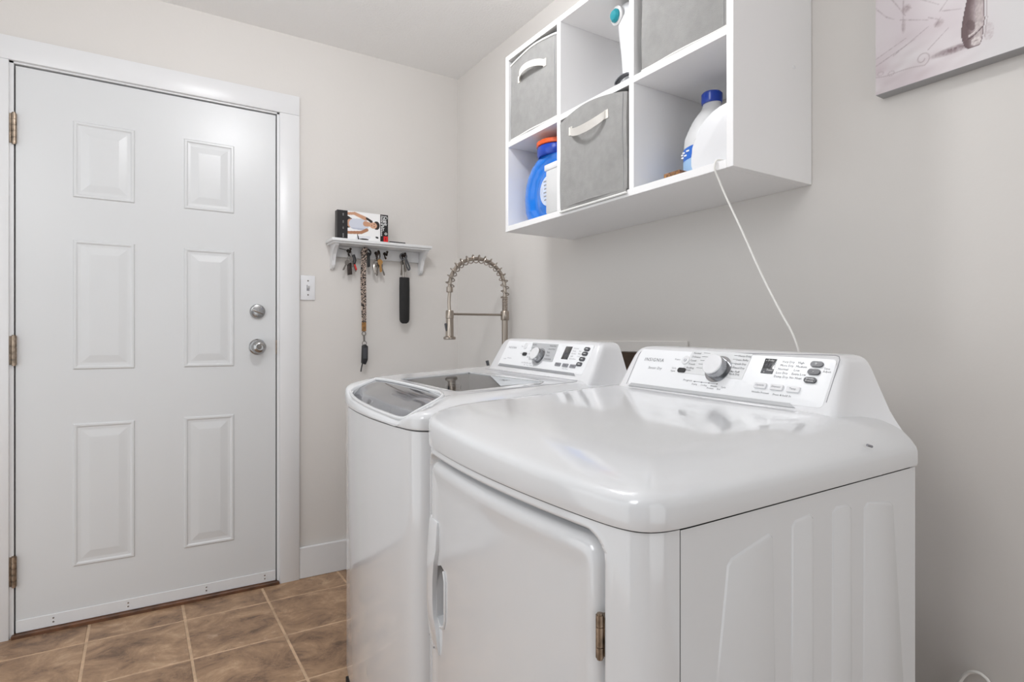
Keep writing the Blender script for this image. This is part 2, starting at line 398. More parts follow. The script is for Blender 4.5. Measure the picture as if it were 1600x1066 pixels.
# ---------------------------------------------------------------- key shelf with hooks
ks=thing('key_shelf','narrow white wall shelf with brackets and key hooks beside door','shelf',(-.42,0,1.40))
SZ=1.512
b=NB(); box(b,-.676,-.196,-.118,0,SZ-.010,SZ+.004,.004,2); box(b,-.668,-.204,-.110,0,SZ-.017,SZ-.010,.002); obj('shelf_board',b,M['trim'],ks)
b=NB(); box(b,-.640,-.222,-.014,0,1.444,SZ-.017,.0015); backb=obj('back_board',b,M['trim'],ks)
for x in (-.655,-.222):
    prof=[(0,1.385),(-.008,1.385),(-.022,1.392),(-.030,1.404),(-.034,1.425),(-.045,1.452),(-.066,1.474),(-.092,1.486),(-.095,1.496),(0,1.496)]
    b=NB(); prism(b,[(x,y,z) for y,z in prof],(.016,0,0),.0015); obj('bracket',b,M['trim'],ks)
HOOKX=[-.575,-.505,-.442,-.399,-.309]
HZ=1.475
for x in HOOKX:
    b=NB(); lathe(b,(x,-.014,HZ),(0,-1,0),[(0,.008),(.003,.008),(.005,.004)],12)
    tube(b,spline([(x,-.016,HZ),(x,-.034,HZ-.002),(x,-.042,HZ-.012),(x,-.048,HZ-.006),(x,-.050,HZ+.002)],4),.0032,8)
    lathe(b,(x,-.050,HZ),(0,0,1),[(0,.003),(.003,.0058),(.007,.0058),(.010,.002)],10)
    tube(b,spline([(x,-.015,HZ-.006),(x,-.022,HZ-.02),(x,-.030,HZ-.026),(x,-.036,HZ-.02)],3),.003,8)
    obj('hook',b,M['bronzehook'],ks)
# product box on the key shelf
pb=thing('product_box','black and white fitness product box lying on its side on key shelf','box',(-.53,-.075,SZ+.004))
bx0,bx1,bz0,bz1,byf=-.650,-.414,SZ+.0045,SZ+.131,-.100
obj('carton',box(NB(),bx0,bx1,byf,byf+.034,bz0,bz1,.0006),M['black'],pb,smooth=False)
def ell(u,v,cx,cy,rx,ry,rot=0):
    c,s=math.cos(rot),math.sin(rot); dx,dy=u-cx,v-cy; a=(dx*c+dy*s)/rx; d=(-dx*s+dy*c)/ry
    return a*a+d*d
def seg(u,v,a,b_,w0,w1=None,asp=1.):
    w1=w0 if w1 is None else w1
    ax,ay=a[0]*asp,a[1]; bx,by=b_[0]*asp,b_[1]; px,py=u*asp,v
    L=(bx-ax)**2+(by-ay)**2; t=max(0,min(1,((px-ax)*(bx-ax)+(py-ay)*(by-ay))/L))
    return math.hypot(px-ax-t*(bx-ax),py-ay-t*(by-ay))/(w0+(w1-w0)*t)
def box_print(u,v):
    A=1.87
    c=(243,242,242)
    if u<.195:
        c=(30,27,28)
        for k,(z,h) in enumerate(((.86,.05),(.60,.04),(.38,.04),(.12,.07))):
            if abs(v-z)<h and .10<u<.125 and int(v*90)%3!=0: c=(150,148,148)
        return c
    if u>.838:
        c=(24,23,25)
        if u>.91 and v<.22: c=(214,34,36)
        if u>.91 and v<.22 and abs(u-.95)<.012 and abs(v-.11)<.06: c=(150,14,20)
        r=math.hypot((u-.955)*A,v-.31)
        if .026<r<.046: c=(240,240,240)
        return c
    skin=(198,150,120); sk2=(172,122,92)
    if seg(u,v,(.40,.05),(.62,.12),.09,.05,A)<1: c=(226,227,232)
    if ell(u,v,.52,.035,.09,.03)<1: c=(36,34,36)
    if seg(u,v,(.385,.20),(.41,.02),.012,.03,A)<1: c=(32,30,34)
    if ell(u,v,.775,.14,.028,.04,.5)<1: c=(40,38,40)
    # hips / dark leggings, torso lying horizontally, head to the right
    if u<.30 and seg(u,v,(.19,.60),(.27,.58),.22,.16,A)<1: c=(44,36,38)
    if seg(u,v,(.26,.57),(.36,.56),.155,.17,A)<1: c=(206,160,132)
    if seg(u,v,(.325,.555),(.50,.56),.19,.21,A)<1: c=(206,210,222) if v>.42 else (186,190,206)
    if seg(u,v,(.20,.90),(.33,.93),.05,.05,A)<1 or seg(u,v,(.33,.93),(.55,.78),.055,.07,A)<1: c=skin
    if seg(u,v,(.20,.23),(.46,.27),.05,.055,A)<1 or seg(u,v,(.46,.27),(.57,.38),.055,.06,A)<1: c=sk2
    if seg(u,v,(.55,.60),(.66,.58),.10,.06,A)<1: c=skin
    if seg(u,v,(.57,.80),(.66,.70),.035,.05,A)<1: c=(40,30,28)
    if ell(u,v,.765,.575,.065,.155)<1: c=(38,28,26)
    if ell(u,v,.705,.565,.070,.115)<1: c=(208,162,134)
    if ell(u,v,.72,.615,.010,.016)<1 or ell(u,v,.72,.53,.010,.016)<1: c=(60,40,36)
    if ell(u,v,.668,.565,.008,.03)<1: c=(160,86,80)
    return c
painted('front_print',(bx0,byf-.0004,bz0),(bx1-bx0,0,0),(0,0,bz1-bz0),190,100,box_print,M['gloss_print'],pb)
def bp(u,v): return (bx0+u*(bx1-bx0),byf-.0005,bz0+v*(bz1-bz0))
text('Cupit',.020,bp(.925,.96),(0,0,-1),(1,0,0),M['white'],pb,bold=.0003)
text('3 Pack Set for',.0125,bp(.888,.96),(0,0,-1),(1,0,0),M['white'],pb,bold=.0002)
text('Home & Workout',.0125,bp(.853,.96),(0,0,-1),(1,0,0),M['white'],pb,bold=.0002)
# thin black slab lying beside it
tag(obj('phone',box(NB(),-.408,-.330,-.108,-.045,SZ+.0042,SZ+.0105,.002,2),M['black']),'thin flat black gadget lying on key shelf right of product box','gadget')

# ---------------------------------------------------------------- things hanging on the hooks
def ring(bm,c,axis,R=.011,r=.0012): return torus(bm,c,axis,R,r,18,6)
def key(bm,x,y,z,ang,L=.045,hw=.010,tw=.0035):
    """flat key hanging from (x,y,z), tilted by ang in the wall plane"""
    t=bmesh.new()
    poly=[(0,.004),(hw*.7,0),(hw,-.010),(hw*.6,-.020),(tw,-.023),(tw,-L*.7),(tw*1.5,-L*.74),(tw,-L*.8),(tw*1.4,-L*.88),(0,-L),(-tw,-L*.95),(-tw,-.023),(-hw*.6,-.020),(-hw,-.010),(-hw*.7,0)]
    c,s=math.cos(ang),math.sin(ang)
    return prism(bm,[(x+p*c-q*s,y,z+p*s+q*c) for p,q in poly],(0,.002,0))
# 1 keys with dark fob and red tag
x,z=HOOKX[0],HZ
k=thing('key_bunch','key bunch with dark leather fob and red tag, leftmost under key shelf','keys',(x,-.040,1.47))
b=NB(); ring(b,(x,-.040,z-.016),(1,.5,0),.013); ring(b,(x+.002,-.040,z-.038),(.3,1,0),.012); obj('key_ring',b,M['steel'],k)
b=NB(); tube(b,spline([(x-.048,-.036,z+.006),(x-.025,-.040,z+.001),(x,-.044,z-.006)],4),.0016,6); obj('cord_loop',b,M['black'],k)
b=NB(); prism(b,[(x-.012,-.037,z-.058),(x+.008,-.037,z-.056),(x+.013,-.037,z-.110),(x-.008,-.037,z-.114)],(0,.005,0),.001); obj('leather_fob',b,M['leather'],k)
b=NB(); key(b,x-.010,-.045,z-.048,-.45,.052); key(b,x+.004,-.047,z-.030,.15,.05); key(b,x+.014,-.042,z-.05,.3,.050); obj('key',b,M['steel'],k)
b=NB(); tube(b,[(x+.014,-.046,z-.020),(x+.022,-.046,z-.045),(x+.017,-.046,z-.060)],.0075,8); obj('clip',b,M['black'],k)
b=NB(); prism(b,[(x+.017,-.047,z-.065),(x+.024,-.047,z-.062),(x+.033,-.047,z-.088),(x+.026,-.047,z-.091)],(0,.004,0),.001); obj('tag',b,M['red'],k,label='small red tag')
# 2 leopard lanyard with car key
x=HOOKX[1]
k=thing('lanyard','leopard print lanyard with black car key hanging below key shelf','lanyard',(x,-.040,1.47))
def strap(bm,pts,wd,th,dirx=(1,0,0)):
    P=[Vector(p) for p in pts]; X=Vector(dirx); rings=[]
    for i,p in enumerate(P):
        d=(P[min(i+1,len(P)-1)]-P[max(i-1,0)]).normalized(); n=d.cross(X).normalized(); wx=wd[i] if isinstance(wd,list) else wd
        rings.append([p+X*wx/2+n*th/2,p-X*wx/2+n*th/2,p-X*wx/2-n*th/2,p+X*wx/2-n*th/2])
    return loft(bm,rings)
b=NB()
strap(b,spline([(x-.008,-.036,HZ-.002),(x-.009,-.046,HZ-.04),(x-.011,-.042,HZ-.12),(x-.008,-.040,HZ-.22),(x-.004,-.040,HZ-.335)],5),.019,.002)
strap(b,spline([(x+.004,-.046,HZ+.004),(x-.003,-.052,HZ-.03),(x-.004,-.047,HZ-.12),(x-.002,-.044,HZ-.22),(x-.002,-.043,HZ-.335)],5),.017,.002,(1,.25,0))
tube(b,spline([(x-.014,-.046,HZ-.012),(x-.008,-.052,HZ+.008),(x+.006,-.050,HZ+.010)],4),.008,8)
obj('strap',b,M['leopard'],k)
b=NB(); box(b,x-.014,x+.006,-.046,-.036,HZ-.372,HZ-.330,.002); obj('strap_end',b,M['tan'],k,label='tan leather strap end')
b=NB(); torus(b,(x-.004,-.041,HZ-.383),(0,1,0),.009,.002,16,6); cyl(b,(x-.004,-.041,HZ-.392),(x-.003,-.041,HZ-.418),.004,n=10); torus(b,(x-.002,-.041,HZ-.428),(0,1,0),.010,.0016,16,6); obj('clasp',b,M['steel'],k)
b=NB(); prism(b,[(x-.016,-.046,HZ-.520),(x-.013,-.046,HZ-.438),(x+.002,-.046,HZ-.432),(x+.015,-.046,HZ-.442),(x+.014,-.046,HZ-.505),(x+.004,-.046,HZ-.528)],(0,.014,0),.003)
fob=obj('car_key',b,M['black'],k)
obj('key_face',box(NB(),x-.008,x+.009,-.0475,-.045,HZ-.500,HZ-.448,.001),M['charcoal'],fob)
obj('key_loop',tube(NB(),spline([(x-.010,-.040,HZ-.518),(x-.016,-.040,HZ-.545),(x-.018,-.040,HZ-.560)],4),.003,6),M['black'],fob)
b=NB(); prism(b,[(x+.010,-.044,HZ-.002),(x+.024,-.044,HZ-.004),(x+.026,-.044,HZ-.070),(x+.014,-.044,HZ-.074)],(0,.012,0),.003); torus(b,(x+.014,-.040,HZ-.004),(0,1,0),.015,.004,16,6); obj('remote_fob',b,M['black'],k)
# 3 brass and silver keys
x=HOOKX[2]
k=thing('key_bunch','key bunch with brass key and silver tag on middle hook of key shelf','keys',(x,-.040,1.47))
b=NB(); tube(b,spline([(x-.006,-.046,HZ-.030),(x-.003,-.048,HZ-.005),(x+.004,-.048,HZ+.006),(x+.008,-.046,HZ-.022),(x-.002,-.044,HZ-.040),(x-.008,-.046,HZ-.026)],5),.003,6); obj('carabiner',b,M['bronzehook'],k)
b=NB(); ring(b,(x,-.044,HZ-.042),(.4,1,0),.016,.002); ring(b,(x-.010,-.040,HZ-.052),(1,.4,0),.014,.0015); obj('key_ring',b,M['steel'],k)
b=NB(); key(b,x+.006,-.052,HZ-.036,.1,.058,.014,.005); obj('brass_key',b,M['gold'],k,label='brass key')
b=NB(); tube(b,spline([(x-.018,-.042,HZ-.055),(x-.020,-.044,HZ-.08),(x-.010,-.044,HZ-.102)],4),[.004,.006,.007,.007,.007,.007,.007,.006,.004],8); obj('silver_tag',b,M['silver'],k,label='bright silver tag')
b=NB(); key(b,x+.010,-.046,HZ-.05,.35,.062); key(b,x+.001,-.042,HZ-.05,-.1,.062); obj('key',b,M['steel'],k)
# 4 black sleeve wrist strap
x=HOOKX[4]
k=thing('sleeve_keyring','long black padded sleeve with keys, rightmost under key shelf','keys',(x,-.040,1.47))
b=NB(); torus(b,(x-.006,-.044,HZ-.010),(.3,1,0),.015,.004,18,6); tube(b,spline([(x+.004,-.046,HZ-.012),(x+.014,-.046,HZ-.035),(x+.026,-.046,HZ-.064),(x+.018,-.046,HZ-.072),(x+.006,-.046,HZ-.045),(x+.004,-.046,HZ-.012)],4),.0042,8); obj('carabiner',b,M['charcoal'],k)
b=NB(); key(b,x-.010,-.040,HZ-.03,-.08,.072,.010,.004); key(b,x+.000,-.048,HZ-.025,.04,.06,.010,.005); obj('key',b,M['steel'],k)
b=NB(); tube(b,[(x-.006,-.040,HZ-.05),(x-.006,-.038,HZ-.115)],.005,8); tube(b,[(x+.006,-.040,HZ-.05),(x+.006,-.038,HZ-.115)],.004,8); obj('cord_loop',b,M['silver'],k)
b=NB(); rings=[]
for z_,rx,ry in ((-.110,.022,.010),(-.112,.0255,.013),(-.16,.026,.014),(-.25,.0258,.014),(-.315,.025,.014),(-.326,.021,.012),(-.333,.011,.008)):
    rings.append(circ((x-.001,-.044,HZ+z_),Vector((1,0,0)),Vector((0,1,0)),rx,20,ry))
loft(b,rings); obj('sleeve',b,M['sleeve'],k)

# ---------------------------------------------------------------- laundry sink (hidden behind washer) and faucet
sk=thing('laundry_sink','white laundry tub standing in corner behind washer','sink',(-.28,-.43,0))
b=NB()
sx0,sx1,sy0,sy1,sz=-.54,-.018,-.80,-.05,.80
rings=[[(sx0+d,sy0+d,z),(sx1-d,sy0+d,z),(sx1-d,sy1-d,z),(sx0+d,sy1-d,z)] for d,z in ((.10,.44),(.02,.47),(0,sz-.03),(-.008,sz-.03),(-.008,sz),(.03,sz),(.045,.50))]
loft(b,rings); obj('basin',b,M['plastic'],sk)
for sx in (sx0+.05,sx1-.05):
    for sy in (sy0+.05,sy1-.05): obj('leg',cyl(NB(),(sx,sy,0),(sx,sy,.46),.018,n=12),M['plastic'],sk)
FX,FY=-.052,-.55; SX=-.318; Z0=.80
fc=thing('spring_faucet','brushed nickel spring neck pull-down faucet in the corner','faucet',(FX,FY,Z0))
lathe_=lambda p,d,prof,n=20: lathe(NB(),p,d,prof,n)
obj('base_plate',lathe_((FX,FY,Z0-.001),(0,0,1),[(0,.028),(.008,.028),(.012,.020)]),M['nickel'],fc)
b=NB(); cyl(b,(FX,FY,Z0+.01),(FX,FY,1.155),.0132,n=20); obj('post',b,M['nickel'],fc)
obj('collar',lathe_((FX,FY,1.148),(0,0,1),[(0,.0165),(.004,.0185),(.036,.0185),(.040,.016)]),M['nickel'],fc)
b=NB(); cyl(b,(FX,FY,1.188),(FX,FY,1.252),.0095,n=16)
for i in range(9): torus(b,(FX,FY,1.193+i*.0068),(0,0,1),.0105,.0030,18,6)
obj('coil_base',b,M['nickel'],fc)
# hose arch with spring
arch=[(FX,FY,1.245)]
top=1.405; cx=(FX+SX)/2; RX=(FX-SX)/2
import itertools
for i in range(0,33):
    a=PI*i/32
    arch.append((cx+RX*math.cos(a),FY,1.275+(top-1.275)*math.sin(a)**.9))
arch_s=spline(arch,3)
b=NB(); tube(b,arch_s,.0082,10); hose=obj('hose',b,M['nickel'],fc)
# spring helix round the arch
Ls=[0]
for p,q in zip(arch_s,arch_s[1:]): Ls.append(Ls[-1]+(q-p).length)
tot=Ls[-1]
def along(s):
    for i in range(len(Ls)-1):
        if Ls[i+1]>=s: 
            t=(s-Ls[i])/max(1e-9,Ls[i+1]-Ls[i]); d=(arch_s[i+1]-arch_s[i]).normalized(); return arch_s[i].lerp(arch_s[i+1],t),d
    return arch_s[-1],(arch_s[-1]-arch_s[-2]).normalized()
turns=16; hp=[]
for i in range(turns*14+1):
    s=tot*.985*i/(turns*14); p,d=along(s); n=Vector((0,1,0)); u=d.cross(n).normalized(); a=2*PI*i/14
    hp.append(p+(u*math.cos(a)+n*math.sin(a))*.0172)
obj('spring',tube(NB(),hp,.0024,6),M['nickel'],fc)
obj('spring_end',lathe_((SX,FY,1.258),(0,0,1),[(0,.012),(.002,.0135),(.022,.0135),(.024,.011)]),M['nickel'],fc)
b=NB(); tube(b,spline([(SX,FY,1.262),(SX-.003,FY,1.22),(SX,FY,1.172)],6),.0068,10); obj('drop_hose',b,M['nickel'],fc)
obj('arm',cyl(NB(),(SX+.008,FY,1.169),(FX-.012,FY,1.171),.0048,n=12),M['nickel'],fc,label='horizontal support arm')
obj('arm_ring',lathe_((SX,FY,1.150),(0,0,1),[(0,.015),(.002,.0165),(.030,.0165),(.034,.014)]),M['nickel'],fc)
hd=obj('spray_head',lathe_((SX,FY,1.064),(0,0,1),[(0,.022),(.003,.0255),(.010,.0255),(.014,.017),(.018,.0165),(.085,.0155),(.092,.013)],24),M['nickel'],fc)
b=NB(); prism(b,[(SX-.016,FY-.006,1.098),(SX-.022,FY-.006,1.128),(SX-.018,FY-.006,1.132),(SX-.013,FY-.006,1.10)],(0,.012,0),.001); obj('spray_button',b,M['charcoal'],hd)
b=NB(); tube(b,[(-.128,-.56,.90),(-.135,-.56,.93),(-.147,-.56,.975)],[.005,.006,.0065],10); cyl(b,(FX,-.56,.86),(-.128,-.56,.90),.006,n=10); obj('lever_handle',b,M['charcoal'],fc,label='dark lever handle')

# ---------------------------------------------------------------- appliances: shared geometry
def outline(A,d,N=140,sm=14):
    yR,yL,xb,xFR,xFL,bow,sk=A
    r0,l0=yR+d,yL-d
    def xf(y):
        t=(y-yR)/(yL-yR); return xFR*(1-t)+xFL*t+d-bow*(1-(2*t-1)**2)
    raw=[(xb,r0+sk),(xf(r0),r0)]+[(xf(r0+(l0-r0)*i/30),r0+(l0-r0)*i/30) for i in range(1,30)]+[(xf(l0),l0),(xb,l0)]
    L=[0]
    for p,q in zip(raw,raw[1:]): L.append(L[-1]+math.hypot(q[0]-p[0],q[1]-p[1]))
    P=[]; k=0
    for i in range(N):
        s=L[-1]*i/(N-1)
        while k<len(L)-2 and L[k+1]<s: k+=1
        t=(s-L[k])/(L[k+1]-L[k]); P.append((raw[k][0]*(1-t)+raw[k+1][0]*t,raw[k][1]*(1-t)+raw[k+1][1]*t))
    for _ in range(sm):
        P=[P[0]]+[tuple(.25*P[i-1][c]+.5*P[i][c]+.25*P[i+1][c] for c in (0,1)) for i in range(1,N-1)]+[P[-1]]
    return P
def topz(A,x,y,ze,Dr,base,tilt):
    t=(y-A[0])/(A[1]-A[0]); xf=A[3]*(1-t)+A[4]*t-A[5]*(1-(2*t-1)**2); b_=base(x); DR,DL,DF=Dr
    dip=0
    if A[5]==.03: dip=.024*sstep(-1.56,-1.48,y)*sstep(-.925,-1.08,y)*sstep(.11,.0,x-xf)
    q=min(1,max(0,y-A[0]-A[6]*(x-A[3])/(A[2]-A[3]))/DR,max(0,A[1]-y)/DL,max(0,x-xf)/DF)
    return ze+(b_-ze)*(1-(1-q)**2)+tilt*(y-(A[0]+A[1])/2)-dip
def deck_mesh(A,zs,ze,Dr,base,tilt):
    """rolled-edge pillow top closed into a solid"""
    b=NB(); yc=(A[0]+A[1])/2
    rings=[]
    for d,zz in ((.004,zs),(-.003,zs),(-.004,zs+.004),(-.004,None),(-.002,None),(.002,None),(.008,None),(.018,None),(.03,None),(.045,None),(.06,None),(.08,None),(.105,None),(.13,None),(.16,None),(.22,None)):
        P=outline(A,d); R=[]
        for x,y in P:
            if zz is not None: z=zz+ .0*tilt*(y-yc)
            else:
                z=topz(A,x,y,ze,Dr,base,tilt)
                z-= {-.004:.012,-.002:.005,.002:.0015}.get(d,0)
            R.append((x,y,z))
        rings.append(R)
    V=[[b.verts.new(p) for p in r] for r in rings]; n=len(V[0])
    for a,c in zip(V,V[1:]):
        for i in range(n-1): b.faces.new((a[i],a[i+1],c[i+1],c[i]))
        b.faces.new((a[n-1],a[0],c[0],c[n-1]))
    for r in (V[0],V[-1]):
        for i in range(n//2-1): b.faces.new((r[i],r[i+1],r[n-2-i],r[n-1-i]))
    return b
def flare(h):
    T=[(0,0),(.02,.006),(.058,.022),(.095,.038),(.115,.050),(.135,.064),(.152,.084),(.17,.110)]
    for (a,p),(c,q) in zip(T,T[1:]):
        if h<=c: return p+(q-p)*max(0,h-a)/(c-a)
    return T[-1][1]
def console_mesh(yR,yL,yRb,yLb,zb,zt,xb0,xt0,xback,tilt,zdeck_back):
    """control console: sloping face, rounded shoulders, sides that flare out to the back"""
    b=NB(); yc=(yR+yL)/2; rings=[]
    hgt=zt-zb
    lev=[(-.075,0),(-.06,0),(-.045,0),(-.03,0),(-.015,0),(0,0),(.2,0),(.4,0),(.6,0),(.75,0),(.86,.002),(.93,.006),(.975,.014),(1.0,.026)]
    for f,ins in lev:
        z=zb+hgt*f if f>=0 else zb+f
        ff=max(0,f) if f>=0 else 0
        xf=xb0+(xt0-xb0)*(f if f>=0 else f/hgt*1.0)
        xf+= ins*.55 if f>.8 else 0
        tY=.013*max(0,f)
        r0,l0=yR+tY+ins,yL-tY-ins
        fl=flare(zt-z)
        rb=max(yR+.013+ins-fl,yRb); lb=min(yL-.013-ins+fl,yLb)
        cr=.012
        P=[(xf,r0+cr),(xf,l0-cr),(xf+cr*.35,l0-cr*.3),(xf+cr,l0)]
        m=6
        for i in range(1,m+1):
            t=i/m; P.append((xf+cr+(xback-xf-cr)*t,l0+(lb-l0)*t**1.8))
        for i in range(m,0,-1):
            t=i/m; P.append((xf+cr+(xback-xf-cr)*t,r0+(rb-r0)*t**1.8))
        P+=[(xf+cr,r0),(xf+cr*.35,r0+cr*.3)]
        rings.append([(x,y,z+tilt*(y-yc)) for x,y in P])
    loft(b,rings); return b
class Face:
    """frame on a console face: U to the viewer's right (-y), V up the slope, N out"""
    def __init__(s,xb0,xt0,zb,zt,yc,tilt):
        s.s=(xt0-xb0)/(zt-zb); s.x0=xb0; s.z0=zb; s.yc=yc; s.t=tilt
        s.V=Vector((xt0-xb0,0,zt-zb)).normalized(); s.N=Vector((-s.V.z,0,s.V.x)); s.U=Vector((0,-1,-tilt)).normalized()
    def p(s,y,z,h=0):
        zl=z-s.t*(y-s.yc); x=s.x0+(zl-s.z0)*s.s
        return Vector((x,y,z))+s.N*h
    def slab(s,b,y0,y1,z0,z1,h0,h1,r=.003,sl=0):
        c=s.p((y0+y1)/2,(z0+z1)/2); hu=abs(y1-y0)/2; hv=abs(z1-z0)/2/s.V.z; pts=[]
        r=min(r,hu*.98,hv*.98)
        for sx,sy,a0 in ((1,1,0),(-1,1,90),(-1,-1,180),(1,-1,270)):
            for k in range(5):
                a=math.radians(a0+k*22.5); pts.append((sx*(hu-r)+r*math.cos(a),sy*(hv-r)+r*math.sin(a)))
        R=[[c+s.U*(u*f)+s.V*(v*f)+s.N*h for u,v in pts] for f,h in ((1,h0),(1,h1-.0004),(.97,h1))]
        return loft(b,R)
def appliance_text(F,par,items,m): texts([(t,sz,F.p(y,z,.0008),F.U,F.V,al) for t,sz,y,z,al in items],m,par)

# ---------------------------------------------------------------- washer
WA=(-1.592,-.905,-.285,-.905,-.855,.03,.006); WZ=.872
wz_args=(.914,(.09,.05,.15),lambda x:.941+.060*(x+.76),.03)
wt=lambda x,y: topz(WA,x,y,*wz_args)
wa=thing('washing_machine','white top loading washing machine with smoked glass lid in the corner','washer',(-.6,-1.25,0))
b=NB()
loft(b,[[(x,y,z) for x,y in outline(WA,d)] for d,z in ((.035,.025),(.03,.03),(.002,.075),(0,.085),(0,WZ-.004),(.004,WZ-.003))],cap=False)
obj('cabinet',b,M['appl'],wa)
obj('base_plinth',box(NB(),-.86,-.30,-1.57,-.93,0.0,.03),M['dark'],wa)
obj('back_panel',box(NB(),-.290,-.284,-1.59,-.907,.03,WZ),M['strip'],wa)
dk=obj('top_deck',deck_mesh(WA,WZ,*wz_args),M['appl'],wa)
win=[(-.742,-1.085),(-.515,-1.085),(-.486,-1.450),(-.738,-1.440)]
pan=[(-.785,-.992),(-.858,-1.000),(-.95,-1.035),(-.95,-1.14),(-.95,-1.26),(-.95,-1.38),(-.95,-1.495),(-.875,-1.507),(-.797,-1.477),(-.782,-1.36),(-.780,-1.23),(-.782,-1.10)]
boolean(dk,prism(NB(),[(x,y,.80) for x,y in win],(0,0,.3)))
def wxf(y):
    t=(y-WA[0])/(WA[1]-WA[0]); return WA[3]*(1-t)+WA[4]*t-WA[5]*(1-(2*t-1)**2)
pan=[(max(x,wxf(y)+.009),y) for x,y in pan]
pcx=sum(p[0] for p in pan)/len(pan); pcy=sum(p[1] for p in pan)/len(pan)
pc2=[(pcx+(x-pcx)*.985,pcy+(y-pcy)*.985) for x,y in pan]
boolean(dk,prism(NB(),[(x,y,.8765) for x,y in pc2],(0,0,.2)))
def patch(b,poly,zf,off,grow=0,nr=8,sub=4):
    c=Vector((sum(p[0] for p in poly)/len(poly),sum(p[1] for p in poly)/len(poly)))
    P=[]
    for i in range(len(poly)):
        p,q=Vector(poly[i]),Vector(poly[(i+1)%len(poly)])
        for k in range(sub): P.append(p.lerp(q,k/sub))
    rings=[]
    for k in range(nr+1):
        f=(1+grow)*(1-k/nr)+.001; rings.append([(c.x+(p.x-c.x)*f,c.y+(p.y-c.y)*f) for p in P])
    return loft(b,[[(x,y,zf(x,y)+off(x,y)) for x,y in r] for r in rings],cap=False)
b=NB(); patch(b,win,wt,lambda x,y:-.0025,.0); glass=obj('lid_glass',b,M['glass'],wa)
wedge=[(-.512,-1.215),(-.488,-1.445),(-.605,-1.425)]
b=NB(); patch(b,wedge,wt,lambda x,y:-.0015,0,4,3); obj('glass_wedge',b,M['palewedge'],glass,label='pale grey triangular wedge on lid glass')  # pale grey wedge laid over the lid glass
text('HE',.026,(-.545,-1.315,wt(-.545,-1.315)-.0008),(0,-1,-.04),(.98,0,.08),M['black'],glass,shear=.2)
# lid outline seam ridges
def ridge(pts,r,m,par,name,off=.0): return obj(name,tube(NB(),spline([(x,y,wt(x,y)+off) for x,y in pts],6),r,6),m,par)
ridge(win+[win[0]],.0022,M['strip'],dk,'lid_seal',-.0012)
ridge([(-.43,-1.04),(-.42,-1.28),(-.412,-1.50)],.0018,M['inkl'],dk,'lid_hinge_line',-.0008)
ridge([(-.790,-1.483),(-.66,-1.495),(-.52,-1.505),(-.42,-1.508)],.0014,M['inkl'],dk,'lid_edge_line',-.0007)
# smoked front panel, a scooped inset with a step down to the lip
def poff(x,y):
    xc=wxf(y)+.040
    return -.001 if x>xc else -.001-.013*min(1,(xc-x)/.02)
b=NB(); patch(b,pan,wt,poff,0,14,8); sp=obj('front_panel',b,M['smoke'],wa,ang=25,label='smoked silver scooped front panel of lid')
b=NB(); pr=[(x,y) for x,y in pan]
ctr=(-.86,-1.27)
tube(b,spline([(ctr[0]+(x-ctr[0])*1.01,ctr[1]+(y-ctr[1])*1.01,wt(x,y)+.0015) for x,y in pan+[pan[0]]],5),.0048,8); obj('panel_rim',b,M['appl'],wa)
# tub and agitator
b=NB(); u,v=Vector((1,0,0)),Vector((0,1,0))
loft(b,[circ((-.60,-1.255,z),u,v,r,40) for z,r in ((.40,.02),(.40,.20),(.46,.225),(.86,.232),(.875,.275))],cap=False); obj('wash_tub',b,M['grey_tub'],wa,label='grey steel drum under the glass')
obj('agitator',lathe(NB(),(-.640,-1.225,.40),(0,0,1),[(0,.17),(.03,.16),(.08,.06),(.14,.035),(.510,.016)],24),M['grey_tub'],wa)
b=NB(); lathe(b,(-.640,-1.225,.9195),(0,0,1),[(0,.016),(.003,.0205),(.013,.0215),(.016,.019),(.015,.013),(.010,.012)],24); obj('agitator_cap',b,M['charcoal'],wa,label='dark round agitator cap')
# console
WT=.027
cw=console_mesh(-1.537,-1.010,-1.586,-.925,.964,1.0625,-.402,-.347,-.285,WT,.95)
con=obj('control_console',cw,M['plastic'],wa,ang=40)
F=Face(-.402,-.347,.964,1.0625,-1.2735,WT)
b=NB(); F.slab(b,-1.062,-1.500,.975,1.054,-.001,.0009,.006); obj('control_panel',b,M['panel'],con)
b=NB(); 
P=[F.p(-1.068,.9785,.001),F.p(-1.474,.9655,.001),F.p(-1.466,.9715,.001),F.p(-1.072,.9855,.001)]
prism(b,P,F.N*.0012); obj('grip_strip',b,M['strip'],con,label='grey strip along console foot')
b=NB()
P=[F.p(-1.208,1.0535,.0012),F.p(-1.341,1.049,.0012),F.p(-1.346,.9985,.0012),F.p(-1.300,.994,.0012),F.p(-1.245,.993,.0012),F.p(-1.226,1.001,.0012),F.p(-1.216,1.003,.0012)]
P=[F.p(-1.208,1.0535,.0012),F.p(-1.341,1.049,.0012),F.p(-1.348,.9985,.0012),F.p(-1.226,1.0015,.0012)]
prism(b,P,F.N*.0008); lathe(b,F.p(-1.272,1.0125,.0012),F.N,[(0,.031),(.0008,.031)],32); obj('dial_plate',b,M['lightstrip'],con,label='grey plate behind dial')
def knob(F,y,z,par,ro=.026,rk=.0215,h=.026):
    b=lathe(NB(),F.p(y,z,.0015),F.N,[(0,ro),(.0015,ro),(.0015,ro*.93),(.0012,rk*.9)],36); obj('dial_ring',b,M['chrome'],par,label='chrome dial ring')
    b=lathe(NB(),F.p(y,z,.0015),F.N,[(0,rk*1.02),(.006,rk),(h-.003,rk*.93),(h-.001,rk*.90),(h,rk*.86)],36); k=obj('dial_body',b,M['chrome'],par)
    b=lathe(NB(),F.p(y,z,h-.004),F.N,[(.0022,rk*.93),(.0045,rk*.93),(.0056,rk*.88),(.0060,rk*.6),(.0060,0)],36); obj('dial_cap',b,M['plastic'],k,label='white dial cap')
